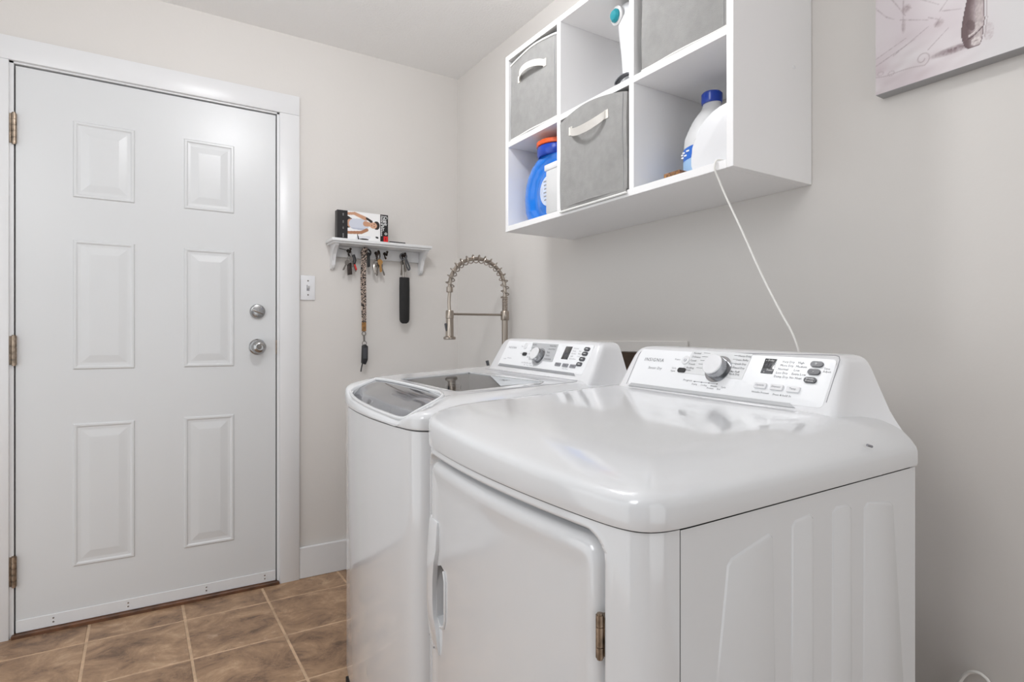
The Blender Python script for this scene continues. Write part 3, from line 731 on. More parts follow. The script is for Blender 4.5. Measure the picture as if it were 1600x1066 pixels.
knob(F,-1.2715,1.013,con,.0265,.021,.022)
b=NB(); F.slab(b,-1.381,-1.411,1.0075,1.0435,.0008,.0016,.001); disp=obj('display_window',b,M['display'],con)
texts([('88',.016,F.p(-1.387,1.018,.0018),F.U,F.V,'LEFT')],M['ink'],disp,'display_digits')
for y,z in ((-1.478,1.0365),(-1.477,1.024),(-1.475,1.0095),(-1.472,.9955)):
    b=NB(); F.slab(b,y+.011,y-.011,z-.005,z+.005,.0008,.0038,.0048); bt=obj('button',b,M['charcoal'],con,label='dark oval console button')
    b=NB(); F.slab(b,y+.005,y-.005,z-.0006,z+.0006,.0038,.0044,.0003); obj('button_mark',b,M['white'],bt)
for y,z in ((-1.379,.9925),(-1.414,.991),(-1.448,.9895)):
    b=NB(); F.slab(b,y+.0125,y-.0125,z-.0045,z+.0045,.0008,.0032,.0015); bt=obj('button',b,M['inkl'],con,label='grey square console button')
    b=NB(); F.slab(b,y+.007,y-.007,z-.0006,z+.0006,.0032,.0038,.0003); obj('button_mark',b,M['ink'],bt)
b=NB(); F.slab(b,-1.180,-1.202,1.013,1.0225,.0008,.0036,.0046); obj('button',b,M['black'],con,label='black oval console button')
b=NB(); F.slab(b,-1.168,-1.186,1.034,1.052,.0008,.0030,.007); bt=obj('button',b,M['plastic'],con,label='white oval power button')
text('INSIGNIA',.0098,F.p(-1.082,1.0355,.0010),F.U,F.V,M['inkl'],con,space=1.18)
ls=[('Lock',.007,-1.083,1.000,'LEFT'),('Time',.006,-1.153,1.040,'LEFT'),('Load',.006,-1.165,1.019,'LEFT'),('Soak Wash Rinse Spin',.0062,-1.192,.991,'LEFT'),('Fill    Sense    Done   Off',.0055,-1.212,.9845,'LEFT'),('Start / Pause',.0055,-1.405,.9805,'LEFT'),('HE washer',.0055,-1.103,1.003,'LEFT')]
for i,(l,r_) in enumerate((('Soil Level',''),('Heavy','Hot'),('Normal','Warm'),('Light','Cold'),('Extra Rinse',''))):
    ls.append((l,.0062,-1.418,1.037-.0072*i,'LEFT')); 
    if r_: ls.append((r_,.0062,-1.447,1.0365-.0072*i,'LEFT'))
appliance_text(F,con,ls,M['inkl'])
ls=[]
for i,(l,r_) in enumerate((('Normal','Heavy Duty'),('Casual','Quick Wash'),('Delicates','Bulky'),('Bedding','Towels'),('Eco Wash','Drain & Spin'))):
    ls.append((l,.0066,-1.213,1.0455-.0095*i,'LEFT')); ls.append((r_,.0066,-1.304,1.0425-.0095*i,'LEFT'))
texts([(t,sz,F.p(y,z,.0024),F.U,F.V,al) for t,sz,y,z,al in ls],M['ink'],con)

# ---------------------------------------------------------------- dryer
DA=(-2.276,-1.600,-.290,-.940,-.895,.025,.021); DZ=.852
dz_args=(.897,(.10,.05,.12),lambda x:.926+.055*(x+.76),.03)
dt=lambda x,y: topz(DA,x,y,*dz_args)
dr=thing('clothes_dryer','white front loading clothes dryer nearest the camera','dryer',(-.6,-1.94,0))
O=outline(DA,0); 
XS=-.882   # seam between front panel and side panel
Oi=outline(DA,.05)
loft(bb:=NB(),[[(x,y,z) for x,y in Oi] for z in (.0,DZ-.01)]); obj('inner_frame',bb,M['midgrey'],dr,label='grey inner frame')
O=outline(DA,0,420,126)
fr=[p for p in O if p[0]<XS or (p[1]>-2.1 and p[0]<XS+.03 and False)]
i0=min(i for i,p in enumerate(O) if p[0]<XS); i1=max(i for i,p in enumerate(O) if p[0]<XS+.02)
fr=O[i0:i1+1]
def rr_sdf(y,z,y0,y1,z0,z1,r):
    cy,cz=(y0+y1)/2,(z0+z1)/2; qx=abs(y-cy)-(y1-y0)/2+r; qz=abs(z-cz)-(z1-z0)/2+r
    return math.hypot(max(qx,0),max(qz,0))+min(max(qx,qz),0)-r
OPEN=(-2.214,-1.640,.10,.838,.034)
def normals(P):
    out=[]
    for i in range(len(P)):
        a,c=P[max(i-1,0)],P[min(i+1,len(P)-1)]; tx,ty=c[0]-a[0],c[1]-a[1]; l=math.hypot(tx,ty); out.append((-ty/l,tx/l))   # outward = -x side
    return out
NF=normals(fr)
# depth samples: resample fr finer near the groove edges
zl=[0.004,.03,.06,.085]+[.085+.004*i for i in range(1,10)]+[.13+.06*i for i in range(0,11)]+[.775+.0022*i for i in range(0,33)]
zl=sorted(set(round(z,4) for z in zl if z<=DZ-.0025))+[DZ-.0022]
b=NB(); V=[]
for z in zl:
    row=[]
    for (x,y),(nx,ny) in zip(fr,NF):
        s=rr_sdf(y,z,*OPEN); dpt=.026*sstep(.001,-.007,s)+ (.0)
        lip=.0016*max(0,1-abs(s-.004)/.005)
        row.append(b.verts.new((x-nx*(dpt-lip),y-ny*(dpt-lip),z)))
    V.append(row)
for a,c in zip(V,V[1:]):
    for i in range(len(a)-1): b.faces.new((a[i],a[i+1],c[i+1],c[i]))
fpan=obj('front_panel',b,M['appl'],dr,ang=60)
# side and back panels
pR=[p for p in O[:i0]]; pL=O[i1+1:]
def wallstrip(P,name,z1=DZ-.003):
    b=NB(); loft(b,[[(x,y,z) for x,y in P] for z in (.004,z1)],close=False,cap=False); return obj(name,b,M['appl'],dr)
wallstrip([(x-.0 if i<len(pR)-1 else fr[0][0]+.0010,y) for i,(x,y) in enumerate(pR)],'side_panel'); wallstrip(pL,'side_panel')
obj('back_panel',box(NB(),-.296,-.289,-2.25,-1.606,.01,DZ-.003),M['strip'],dr)
# pressed ribs on the right side
def rib(poly,h=.0022,ins=.004):
    b=NB(); c=(sum(p[0] for p in poly)/len(poly),sum(p[1] for p in poly)/len(poly))
    def yb(x): return -2.276+.0165*(0)  # side plane
    n=len(poly)
    def inset(d):
        out=[]
        for i in range(n):
            p0,p1,p2=Vector(poly[i-1]),Vector(poly[i]),Vector(poly[(i+1)%n])
            e1=(p1-p0).normalized(); e2=(p2-p1).normalized(); n1=Vector((-e1.y,e1.x)); n2=Vector((-e2.y,e2.x))
            k=(n1+n2); k=k/max(.3,k.length_squared)*2
            out.append(p1+k*d)
        return out
    area=sum(poly[i][0]*poly[(i+1)%n][1]-poly[(i+1)%n][0]*poly[i][1] for i in range(n))
    sg=1 if area>0 else -1
    rings=[[(q.x,-2.2757+.021*(q.x+.940)/.65-hh,q.y) for q in inset(sg*d)] for d,hh in ((0,0),(ins*.25,h*.15),(ins*.75,h*.85),(ins,h))]
    loft(b,rings); return obj('pressed_rib',b,M['appl'],dr,ang=60)
ZB=.07
rib([(-.870,ZB),(-.823,.655),(-.802,.792),(-.794,.800),(-.715,.816),(-.706,.810),(-.700,.62),(-.697,ZB)])
rib([(-.668,ZB),(-.664,.815),(-.656,.822),(-.618,.825),(-.609,.818),(-.605,ZB)])
rib([(-.565,ZB),(-.560,.817),(-.548,.824),(-.513,.822),(-.504,.814),(-.500,ZB)])
rib([(-.475,ZB),(-.468,.808),(-.456,.816),(-.380,.805),(-.371,.797),(-.335,.50),(-.318,ZB)])
dkd=obj('top_deck',deck_mesh(DA,DZ,*dz_args),M['appl'],dr)
b=NB(); tube(b,[(-.446,-2.2555,.9005),(-.436,-2.2575,.8975)],.0022,6); obj('chip_mark',b,M['inkl'],dkd)
# door
DO=(-2.2045,-1.6485,.112,.826,.030)
def front_pt(y,z,off):
    best=min(range(len(fr)-1),key=lambda i:abs((fr[i][1]+fr[i+1][1])/2-y) if fr[i][0]<-.89 or y>-2.2 else 9)
    (xa,ya),(xb_,yb_)=fr[best],fr[best+1]; t=(y-ya)/(yb_-ya) if abs(yb_-ya)>1e-6 else 0
    t=max(-.5,min(1.5,t)); x=xa+(xb_-xa)*t; nx,ny=NF[best]
    return (x+nx*off,y+ny*off*.3,z)
def rrect(y0,y1,z0,z1,r,d,ns=18,nc=8):
    y0+=d;y1-=d;z0+=d;z1-=d;r=max(r-d,.004); P=[]
    def edge(a,c): return [(a[0]+(c[0]-a[0])*k/ns,a[1]+(c[1]-a[1])*k/ns) for k in range(ns)]
    cor=[((y1-r),(z1-r),0),((y0+r),(z1-r),90),((y0+r),(z0+r),180),((y1-r),(z0+r),270)]
    arcs=[[(cy+r*math.cos(math.radians(a+90*k/nc)),cz+r*math.sin(math.radians(a+90*k/nc))) for k in range(nc+1)] for cy,cz,a in cor]
    for i in range(4):
        P+=arcs[i]; P+=edge(arcs[i][-1],arcs[(i+1)%4][0])[1:]
    return P
b=NB(); rings=[]
for d,o in ((0,-.024),(0,-.012),(.003,-.005),(.008,-.0008),(.014,.0008),(.022,.0004),(.032,-.0018),(.05,-.0025),(.09,-.0025)):
    rings.append([front_pt(y,z,o) for y,z in rrect(*DO,d)])
V=[[b.verts.new(p) for p in r] for r in rings]; n=len(V[0])
for a,c in zip(V,V[1:]):
    for i in range(n): b.faces.new((a[i],a[(i+1)%n],c[(i+1)%n],c[i]))
b.faces.new(V[0])
# inner fill: grid over the curved middle
ring=V[-1]; in_=rrect(*DO,.09)
# concentric rings keep the curvature
cy,cz=(DO[0]+DO[1])/2,(DO[2]+DO[3])/2; prev=ring
for f in (.85,.7,.55,.4,.25,.1):
    cur=[b.verts.new(front_pt(cy+(y-cy)*f,cz+(z-cz)*f,-.0025)) for y,z in in_]
    for i in range(n): b.faces.new((prev[i],prev[(i+1)%n],cur[(i+1)%n],cur[i]))
    prev=cur
b.faces.new(prev)
dd=obj('dryer_door',b,M['appl'],dr,ang=50)
# handle: pull blade + pocket on the left of the door
pk=[(-1.685,.624),(-1.716,.636),(-1.738,.633),(-1.746,.618),(-1.746,.545),(-1.738,.528),(-1.716,.520),(-1.690,.528)]
def fpoly(P,o): return [front_pt(y,z,o) for y,z in P]
ctr2=(-1.716,.578)
cut=NB(); loft(cut,[fpoly(pk,-.020),fpoly(pk,.03)]); boolean(dd,cut)
b=NB(); pk2=[(ctr2[0]+(y-ctr2[0])*1.03,ctr2[1]+(z-ctr2[1])*1.03) for y,z in pk]
loft(b,[fpoly(pk2,-.003),fpoly(pk,-.019)],cap=False); b.faces.new([b.verts.new(p) for p in fpoly(pk,-.0185)])
obj('handle_pocket',b,M['outletgrey'],dd,label='grey recessed finger pocket')
b=NB(); tube(b,[Vector(p) for p in fpoly([pk[2],pk[3],pk[4],pk[5],pk[6]],-.0015)],.003,8); obj('pocket_rim',b,M['appl'],dd)
b=NB()
blade=[(.712,-1.640,-1.700,.001),(.704,-1.642,-1.7035,.004),(.66,-1.646,-1.7035,.008),(.634,-1.650,-1.694,.0105),(.60,-1.653,-1.688,.0115),(.56,-1.653,-1.687,.0115),(.53,-1.652,-1.690,.010),(.517,-1.651,-1.700,.0085),(.48,-1.650,-1.708,.005),(.463,-1.650,-1.710,.001)]
rings=[]
for z,yl,yr,o in blade:
    a=front_pt(yl,z,-.002); c=front_pt(yl-.004,z,o); m_=front_pt((yl+yr)/2,z,o); e=front_pt(yr,z,o*.6); g=front_pt(yr,z,-.003)
    rings.append([a,c,m_,e,g])
loft(b,rings); obj('door_handle',b,M['appl'],dd,ang=40,label='white curved pull blade')
for y,z in ((-1.655,.478),(-1.69,.47)):
    p=Vector(front_pt(y,z,.004)); obj('screw',lathe(NB(),p,(-1,0,0),[(0,.002),(.0012,.002)],8),M['inkl'],dd)
b=NB(); hx,hy,_=front_pt(-2.208,.72,.001)
hx-=.001
for a,c in ((.744,.7305),(.730,.707),(.7065,.694)): cyl(b,(hx,hy,a),(hx,hy,c+.0005),.0048,n=14)
cyl(b,(hx,hy,.746),(hx,hy,.692),.0035,n=12); box(b,hx+.002,hx+.012,hy-.006,hy+.008,.697,.742)
obj('hinge',b,M['bronze'],dr,label='bronze barrel hinge of dryer door')
# console
DT=.026
cd=console_mesh(-2.190,-1.660,-2.252,-1.606,.947,1.0425,-.418,-.362,-.290,DT,.93)
con=obj('control_console',cd,M['plastic'],dr,ang=40)
F=Face(-.418,-.362,.947,1.0425,-1.925,DT)
b=NB(); F.slab(b,-1.694,-2.166,.9525,1.0345,-.001,.0009,.008); cpn=obj('control_panel',b,M['panel'],con)
def outline_ring(F,y0,y1,z0,z1,par):
    P=[F.p(y0,z0+.008),F.p(y0,z1-.008),F.p(y0-.003,z1-.002),F.p(y0-.010,z1),F.p(y1+.010,z1-.0255*abs(y1-y0)*0),F.p(y1+.003,z1-.002),F.p(y1,z1-.008),F.p(y1,z0+.006)]
    return obj('panel_groove',tube(NB(),P,.0007,5),M['inkl'],par)
outline_ring(F,-1.690,-2.170,.9505,1.0362,cpn)
b=NB(); P=[F.p(-1.700,.9545,.001),F.p(-2.120,.9425,.001),F.p(-2.108,.9490,.001),F.p(-1.706,.9612,.001)]
prism(b,P,F.N*.0012); obj('grip_strip',b,M['lightstrip'],con,label='pale grey strip along console foot')
b=NB(); P=[F.p(-1.849,1.0395,.0012),F.p(-1.998,1.0345,.0012),F.p(-1.994,.9845,.0012),F.p(-1.838,.991,.0012)]
prism(b,P,F.N*.0005); obj('dial_plate',b,M['plate'],con)
knob(F,-1.931,1.002,con,.0305,.0240,.024)
b=NB(); F.slab(b,-2.029,-2.054,.9985,1.0265,.0008,.0016,.001); disp=obj('display_window',b,M['display'],con)
b=NB(); F.slab(b,-2.029,-2.054,.9985,1.0075,.0015,.0019,.0008); obj('display_footer',b,M['charcoal'],disp)
texts([('88',.013,F.p(-2.0335,1.0105,.0019),F.U,F.V,'LEFT')],M['ink'],disp,'display_digits')
texts([('o Delay',.0055,F.p(-2.0325,1.0215,.002),F.U,F.V,'LEFT'),('Timer',.0058,F.p(-2.040,1.0030,.0023),F.U,F.V,'LEFT'),('o',.005,F.p(-2.035,.9998,.0023),F.U,F.V,'LEFT')],M['white'],disp,'display_print')
for (y,z),t in zip(((-2.134,1.0185),(-2.133,1.0050),(-2.131,.9905)),('+','-','W')):
    b=NB(); F.slab(b,y+.0115,y-.0115,z-.0048,z+.0048,.0008,.0042,.0052); bt=obj('button',b,M['charcoal'],con,label='dark oval console button')
    if t=='W': texts([('Wrinkle',.0046,F.p(y,z+.0004,.0046),F.U,F.V,'CENTER'),('Prevent',.0046,F.p(y,z-.0034,.0046),F.U,F.V,'CENTER')],M['white'],bt,'button_print')
    else: text(t,.009,F.p(y,z-.0025,.0046),F.U,F.V,M['white'],bt,'button_print',align='CENTER')
for (y,z),t in zip(((-2.039,.9755),(-2.073,.9745),(-2.106,.9728)),('Options','Dryness','Temp')):
    b=NB(); F.slab(b,y+.0125,y-.0125,z-.0052,z+.0046,.0008,.0046,.0015); bt=obj('button',b,M['plastic'],con,label='white square console button')
    text(t,.0056,F.p(y,z-.0015,.005),F.U,F.V,M['inkl'],bt,'button_print',align='CENTER')
b=NB(); F.slab(b,-1.828,-1.850,.991,1.0005,.0008,.0036,.0046); bt=obj('button',b,M['black'],con,label='black oval console button')
b=NB(); lathe(b,F.p(-1.8395,1.0175,.0008),F.N,[(0,.0105),(.002,.0105),(.003,.0095),(.003,0)],24); pbn=obj('power_button',b,M['plastic'],con)
b=NB(); torus(b,F.p(-1.8395,1.0175,.0028),F.N,.0095,.0006,24,6); torus(b,F.p(-1.8395,1.0170,.0042),F.N,.0030,.00045,14,6,math.radians(-60),math.radians(240)); obj('power_symbol',b,M['ink'],pbn)
text('INSIGNIA',.0122,F.p(-1.7165,1.0135,.0010),F.U,F.V,M['ink'],con,space=1.22)
text('Sensor Dry',.0090,F.p(-1.738,.9960,.0008),F.U,F.V,M['ink'],con,shear=.15)
ls=[('Power',.0058,-1.808,1.0175,'LEFT'),('Cycle',.0058,-1.808,.9985,'LEFT'),('Signal',.0058,-1.808,.9925,'LEFT'),('Progress',.0068,-1.853,.9745,'LEFT'),('Drying      Cooling      Wrinkle      Cycle',.0052,-1.879,.9680,'LEFT'),('Prevent      End',.0052,-1.9205,.9625,'LEFT'),('Wrinkle Prevent',.0055,-2.024,.9625,'LEFT'),('Press & hold 3s',.0058,-2.069,.9605,'LEFT'),('Time',.0055,-2.148,1.0105,'LEFT'),('Adjust',.0055,-2.148,1.0055,'LEFT')]
for i,(l,r_) in enumerate((('Very Dry','High'),('More Dry','Medium'),('Normal','Low'),('Less Dry','Extra Low'),('Damp Dry','No Heat'))):
    ls.append(('. '+l,.0066,-2.0625+.003*i*.6,1.0200-.0068*i,'LEFT')); ls.append(('. '+r_,.0066,-2.094+.003*i*.6,1.0190-.0068*i,'LEFT'))
dl=[]
for i,(l,r_) in enumerate((('Normal','Heavy Duty'),('Delicates','Jeans Bulky'),('Casual','Quick Dry'),('Towels','Timed Dry'),('Bedding','Air Fluff'),('Steam','Rack Dry'))):
    dl.append((l,.0062,-1.8545+.0012*i,1.0315-.0078*i+(.0 if i<5 else .003),'LEFT')); dl.append((r_,.0062,-1.968+.0012*i,1.0280-.0078*i+(.0 if i<5 else .003),'LEFT'))
appliance_text(F,con,ls,M['ink'])
texts([(t,sz,F.p(y,z,.0021),F.U,F.V,al) for t,sz,y,z,al in dl],M['ink'],con)
b=NB()
for y in (-1.884,-1.902,-1.921,-1.941): lathe(b,F.p(y,.9745-.026*(-1.884-y)*-1*-1,.0008),F.N,[(0,.0014),(.0006,.0012)],10)
P0,P1=F.p(-1.880,.9748,.001),F.p(-1.943,.9730,.001); tube(b,[P0,P1],.0004,5)
for i in range(5):
    zz=1.0360-.0078*i; tube(b,[F.p(-1.881+.0012*i,zz-.002,.0021),F.p(-1.897,zz-.0024,.0021)],.0003,5); tube(b,[F.p(-1.958,zz-.0055,.0021),F.p(-1.966,zz-.0057,.0021)],.0003,5)
obj('dial_marks',b,M['ink'],con)['kind']='stuff'

# ---------------------------------------------------------------- wall cube shelf
cs=thing('cube_shelf','white six cube storage unit mounted on wall above appliances','shelf',(0,-1.43,1.444))
Y0,Y1,ZB0,ZT=-1.902,-.956,1.444,2.062; XF=-.300; T=.018
def bd(name,x0,x1,y0,y1,z0,z1,m='cream',bev=.0008): return obj(name,box(NB(),x0,x1,y0,y1,z0,z1,bev),M[m],cs,smooth=False)
bd('side_board',XF,-.001,Y0,Y0+T,ZB0+.0002,ZT); bd('side_board',XF,-.001,Y1-T,Y1,ZB0+.0002,ZT)
bd('bottom_board',XF,-.001,Y0+T,Y1-T,ZB0,ZB0+T+.001); bd('top_board',XF,-.001,Y0+T,Y1-T,ZT-T,ZT)
bd('middle_shelf',XF+.0004,-.006,Y0+T,Y1-T,1.739,1.757)
for y in (-1.277,-1.595):
    for z0,z1 in ((ZB0+T+.001,1.739),(1.757,ZT-T)): bd('divider',XF+.0002,-.006,y,y+T,z0,z1)
bd('back_board',-.006,-.002,Y0+T,Y1-T,1.463,1.725); bd('back_board',-.006,-.002,Y0+T,Y1-T,1.757,2.03)
obj('screw_cap',lathe(NB(),(-.075,Y0,1.715),(0,-1,0),[(0,.005),(.0008,.0045),(.001,0)],14),M['plastic'],cs)

# fabric bins
def fabric_bin(y0,y1,z0,z1,xf,label,bulge,hand,hz,sag=0,pipe=True,flap=0):
    t=thing('fabric_bin',label,'bin',((xf-.02)/2,(y0+y1)/2,z0),'grey fabric bins in the cube shelf')
    xb=-.012; ny,nz=16,14
    b=NB()
    def ftop(y): 
        s=(y-y0)/(y1-y0); return z1-sag*(1-(1-(2*s-1)**2)**.8)
    def fx(y,z):
        s=(y-y0)/(y1-y0); q=(z-z0)/(z1-z0); return xf-bulge*math.sin(PI*s)**.8*(.35+.65*q)+.0015*math.sin(9*s+7*q)
    G=[[b.verts.new((fx(y0+(y1-y0)*i/ny,z0+(z1-z0)*j/nz),y0+(y1-y0)*i/ny,z0+(ftop(y0+(y1-y0)*i/ny)-z0)*j/nz)) for i in range(ny+1)] for j in range(nz+1)]
    for j in range(nz):
        for i in range(ny): b.faces.new((G[j][i],G[j][i+1],G[j+1][i+1],G[j+1][i]))
    zt=z1-sag-.004
    B={k:b.verts.new(v) for k,v in {'r0':(xb,y0,z0),'l0':(xb,y1,z0),'r1':(xb,y0,zt),'l1':(xb,y1,zt)}.items()}
    b.faces.new([G[j][0] for j in range(nz+1)]+[B['r1'],B['r0']]); b.faces.new([G[j][ny] for j in range(nz,-1,-1)]+[B['l0'],B['l1']])
    b.faces.new((B['r0'],B['l0'],B['l1'],B['r1'])); b.faces.new([G[0][i] for i in range(ny,-1,-1)]+[B['r0'],B['l0']])
    body=obj('bin_body',b,M['fabric'],t,ang=50)
    if pipe: b=NB(); tube(b,[(fx(y0+(y1-y0)*i/ny,z1)-.0005,y0+(y1-y0)*i/ny,ftop(y0+(y1-y0)*i/ny)) for i in range(ny+1)],.0034,6); obj('top_piping',b,M['piping'],t)
    if flap:
        b=NB(); loft(b,[[(fx(y,z0)-.0002,y,z0+.006),(fx(y,z0)+.0022,y,z0+.006),(-.3012,y,z0-flap),(-.3036,y,z0-flap)] for y in [y0+.003+(y1-y0-.006)*i/ny for i in range(ny+1)]]); obj('front_flap',b,M['fabric'],t)
    b=NB(); tube(b,[((fx(y0+(y1-y0)*i/ny,z0) if not flap else -.3045)-.0005,y0+(y1-y0)*i/ny,z0+.003-flap) for i in range(ny+1)],.0032,6); obj('bottom_piping',b,M['piping'],t)
    b=NB(); n=40
    tube(b,[(fx(y0+.012,z0+(z1-z0-sag)*k/n)-.0004,y0+.012,z0+(z1-z0-sag)*k/n) for k in range(n+1)],.0006,5); obj('seam',b,M['strip'],t)
    if hand:
        yc=(y0+y1)/2; hw,drop,out=hand; w_=.022
        def P(s,lift=0): 
            y=yc+hw*s; return Vector((fx(y,hz)-.0014-out*(max(0,1-s*s))**.7, y, hz-drop*(max(0,1-s*s))**.8))
        b=NB(); rings=[]
        for k in range(25):
            s=-1+2*k/24; p=P(s); lean=.45*(1-s*s); tt=.0014
            a=Vector((-math.sin(lean) if drop>0 else -.2*math.sin(lean),0,math.cos(lean))); nrm=Vector((-a.z,0,a.x))
            rings.append([p+a*w_/2,p+a*w_/2+nrm*tt,p-a*w_/2+nrm*tt,p-a*w_/2])
        loft(b,rings)
        for s in (-1,1):
            y=yc+s*(hw+.010); x_=fx(y,hz)-.0003; box(b,x_-.0022,x_+.001,min(y,y-s*.014),max(y,y-s*.014)+.002,hz-w_/2-.001,hz+w_/2+.001)
        obj('strap_handle',b,M['strap'],t,ang=50,label='off-white fabric strap handle')
    return t
fabric_bin(-1.254,-.984,1.7585,2.031,-.294,'grey fabric bin with outward bowed strap, upper left cube',.006,(.070,-.012,.020),1.952,.010)
fabric_bin(-1.573,-1.281,1.4655,1.7375,-.3035,'grey fabric bin with drooping strap handle, lower middle cube',.018,(.075,.024,.020),1.682,.014,False,.014)
fabric_bin(-1.883,-1.617,1.7585,2.030,-.292,'grey fabric bin in upper right cube, cropped by the photo edge',.005,(.07,.01,.015),1.99,.012)

# blue detergent jug
jg=thing('detergent_jug','large glossy blue detergent jug with orange ring in lower left cube','jug',(-.2,-1.12,1.463))
prof=[(1.4645,-1.030,-1.235,.045),(1.468,-1.018,-1.240,.055),(1.50,-1.007,-1.243,.064),(1.55,-1.002,-1.244,.066),(1.59,-1.010,-1.243,.066),(1.62,-1.024,-1.240,.064),(1.645,-1.044,-1.236,.061),(1.662,-1.066,-1.230,.056),(1.672,-1.086,-1.222,.052)]
JX=-.215
def jug_ring(z,yl,yr,hx,n=72):
    c=(yl+yr)/2; hy=(yl-yr)/2; out=[]
    for i in range(n):
        a=2*PI*i/n; ca,sa=math.cos(a),math.sin(a); e=.72
        x=JX-hx*math.copysign(abs(ca)**e,ca); y=c+hy*math.copysign(abs(sa)**e,sa)
        if ca>0:
            r=math.hypot(y+1.215,(z-1.535)*1.05); x+=.017*math.exp(-((r-.118)/.017)**2)*ca**.5
        out.append((x,y,z))
    return out
import bisect
zs=[p[0] for p in prof]
def jp(z):
    k=max(0,min(len(prof)-2,bisect.bisect(zs,z)-1)); a,c=prof[k],prof[k+1]; t=(z-a[0])/(c[0]-a[0]); t2=t
    return tuple(a[i]+(c[i]-a[i])*t2 for i in (1,2,3))
zz=[1.4645,1.466]+[1.468+.0034*i for i in range(61)]
b=NB(); loft(b,[jug_ring(z,*jp(min(z,1.672))) for z in zz]); obj('jug_body',b,M['blue'],jg,ang=60)
b=lathe(NB(),(JX,-1.152,1.668),(0,0,1),[(0,.066),(.006,.070),(.030,.070),(.034,.067)],36); obj('jug_neck',b,M['dblue'],jg,label='deep blue neck')
b=lathe(NB(),(JX,-1.152,1.702),(0,0,1),[(0,.070),(.002,.072),(.014,.072),(.018,.066),(.018,0)],36); obj('jug_cap',b,M['orange'],jg,label='orange cap ring')
b=NB(); lathe(b,(JX-.0650,-1.192,1.545),(-1,0,0),[(0,.050),(.0015,.050),(.002,.048),(.002,0)],40); lb=obj('label_disc',b,M['label'],jg)
b=NB()
for i in range(6): box(b,JX-.0675,JX-.0670,-1.175-.028,-1.175+.012-.002*(i%3),1.575-.012*i,1.579-.012*i)
obj('label_print',b,M['inkl'],lb)['kind']='stuff'
# lidded clear tub in front of the jug
ct=thing('plastic_tub','small clear plastic tub with white lid beside blue jug','container',(-.27,-1.22,1.463))
def rbox(x0,x1,y0,y1,z0,z1,bv): return box(NB(),x0,x1,y0,y1,z0,z1,bv,2)
obj('tub_body',rbox(-.2985,-.284,-1.2575,-1.198,1.4645,1.602,.004),M['bottle'],ct)
obj('tub_lid',rbox(-.2995,-.2835,-1.2582,-1.190,1.602,1.622,.003),M['plastic'],ct)
# upper middle cube: white upright iron and its cord
ir=thing('upright_appliance','white upright appliance with teal knob standing in upper middle cube','appliance',(-.19,-1.47,1.757))
b=NB(); rings=[]
for z,yl,hy,hx in ((1.7575,-1.482,.045,.07),(1.80,-1.476,.046,.068),(1.86,-1.464,.046,.06),(1.92,-1.448,.046,.05),(1.98,-1.434,.045,.042),(2.02,-1.432,.040,.036),(2.032,-1.440,.028,.026)):
    rings.append(circ((-.19,yl-hy,z),Vector((1,0,0)),Vector((0,1,0)),hx,24,hy))
loft(b,rings); obj('body',b,M['plastic'],ir)
obj('knob_ring',lathe(NB(),(-.229,-1.458,1.998),(-1,.1,-.1),[(0,.026),(.006,.026),(.009,.022),(.009,0)],24),M['bottle'],ir)
obj('teal_knob',lathe(NB(),(-.236,-1.458,1.996),(-1,.1,-.1),[(0,.019),(.006,.0185),(.012,.013),(.014,0)],24),M['teal'],ir,label='round teal knob')
b=NB(); pts=[]
for i in range(70):
    a=2*PI*i/20; pts.append((-.268+.004*math.sin(a*.7),-1.527+.036*math.cos(a)*(1-.004*i),1.777+.016*math.sin(a)*(1-.002*i)))
tag(obj('cord_coil',tube(NB(),pts,.0032,6),M['charcoal']),'dark coiled power cord on shelf beneath white teal-knobbed appliance','cord')
b.free()
# lower right cube: bleach bottle, white rounded case, small brown box
bl=thing('cleaner_bottle','white bottle with blue cap and blue label in lower right cube','bottle',(-.155,-1.728,1.463))
BX,BY=-.155,-1.728
def er(z,rx,ry): return circ((BX,BY,z),Vector((1,0,0)),Vector((0,1,0)),rx,28,ry)
b=NB(); loft(b,[er(z,r*.8,r) for z,r in ((1.4635,.066),(1.467,.073),(1.50,.076),(1.555,.076),(1.585,.073),(1.605,.064),(1.625,.053),(1.64,.042),(1.652,.031),(1.660,.026),(1.672,.024))]); obj('bottle_body',b,M['bottle'],bl)
b=NB(); loft(b,[er(z,.0772*.8,.0772) for z in (1.525,1.556)],cap=False); obj('label',b,M['bluelabel'],bl,label='blue label')
b=NB(); loft(b,[er(z,.0772*.8,.0772) for z in (1.468,1.5245)],cap=False); obj('label',b,M['lblue'],bl,label='pale blue lower label')
b=NB()
for yy,zz_ in ((-1.665,1.547),(-1.68,1.547),(-1.70,1.546),(-1.67,1.538),(-1.69,1.537)):
    yr=(yy-BY)/.078; xx=BX-.078*.8*math.sqrt(max(0,1-yr*yr)); box(b,xx-.0006,xx+.001,yy-.005,yy+.005,zz_-.002,zz_+.002)
obj('label_print',b,M['white'],bl)['kind']='stuff'
obj('cap',lathe(NB(),(BX,BY,1.668),(0,0,1),[(0,.025),(.003,.0262),(.024,.0262),(.028,.023),(.028,0)],30),M['dblue'],bl,label='blue screw cap')
wc=NB()
pf=[(-1.772,1.4635),(-1.7655,1.48),(-1.7655,1.502),(-1.770,1.522),(-1.779,1.545),(-1.792,1.565),(-1.808,1.580),(-1.828,1.591),(-1.848,1.597),(-1.8825,1.601),(-1.8825,1.4635)]
prism(wc,[(-.278,y,z) for y,z in pf],(.055,0,0),.003); tag(obj('white_case',wc,M['plastic'],ang=30),'white plastic case with rounded shoulder in front of blue-capped bottle','container')
sb=thing('small_carton','tiny brown printed carton lying at the front of lower right cube','box',(-.24,-1.66,1.463))
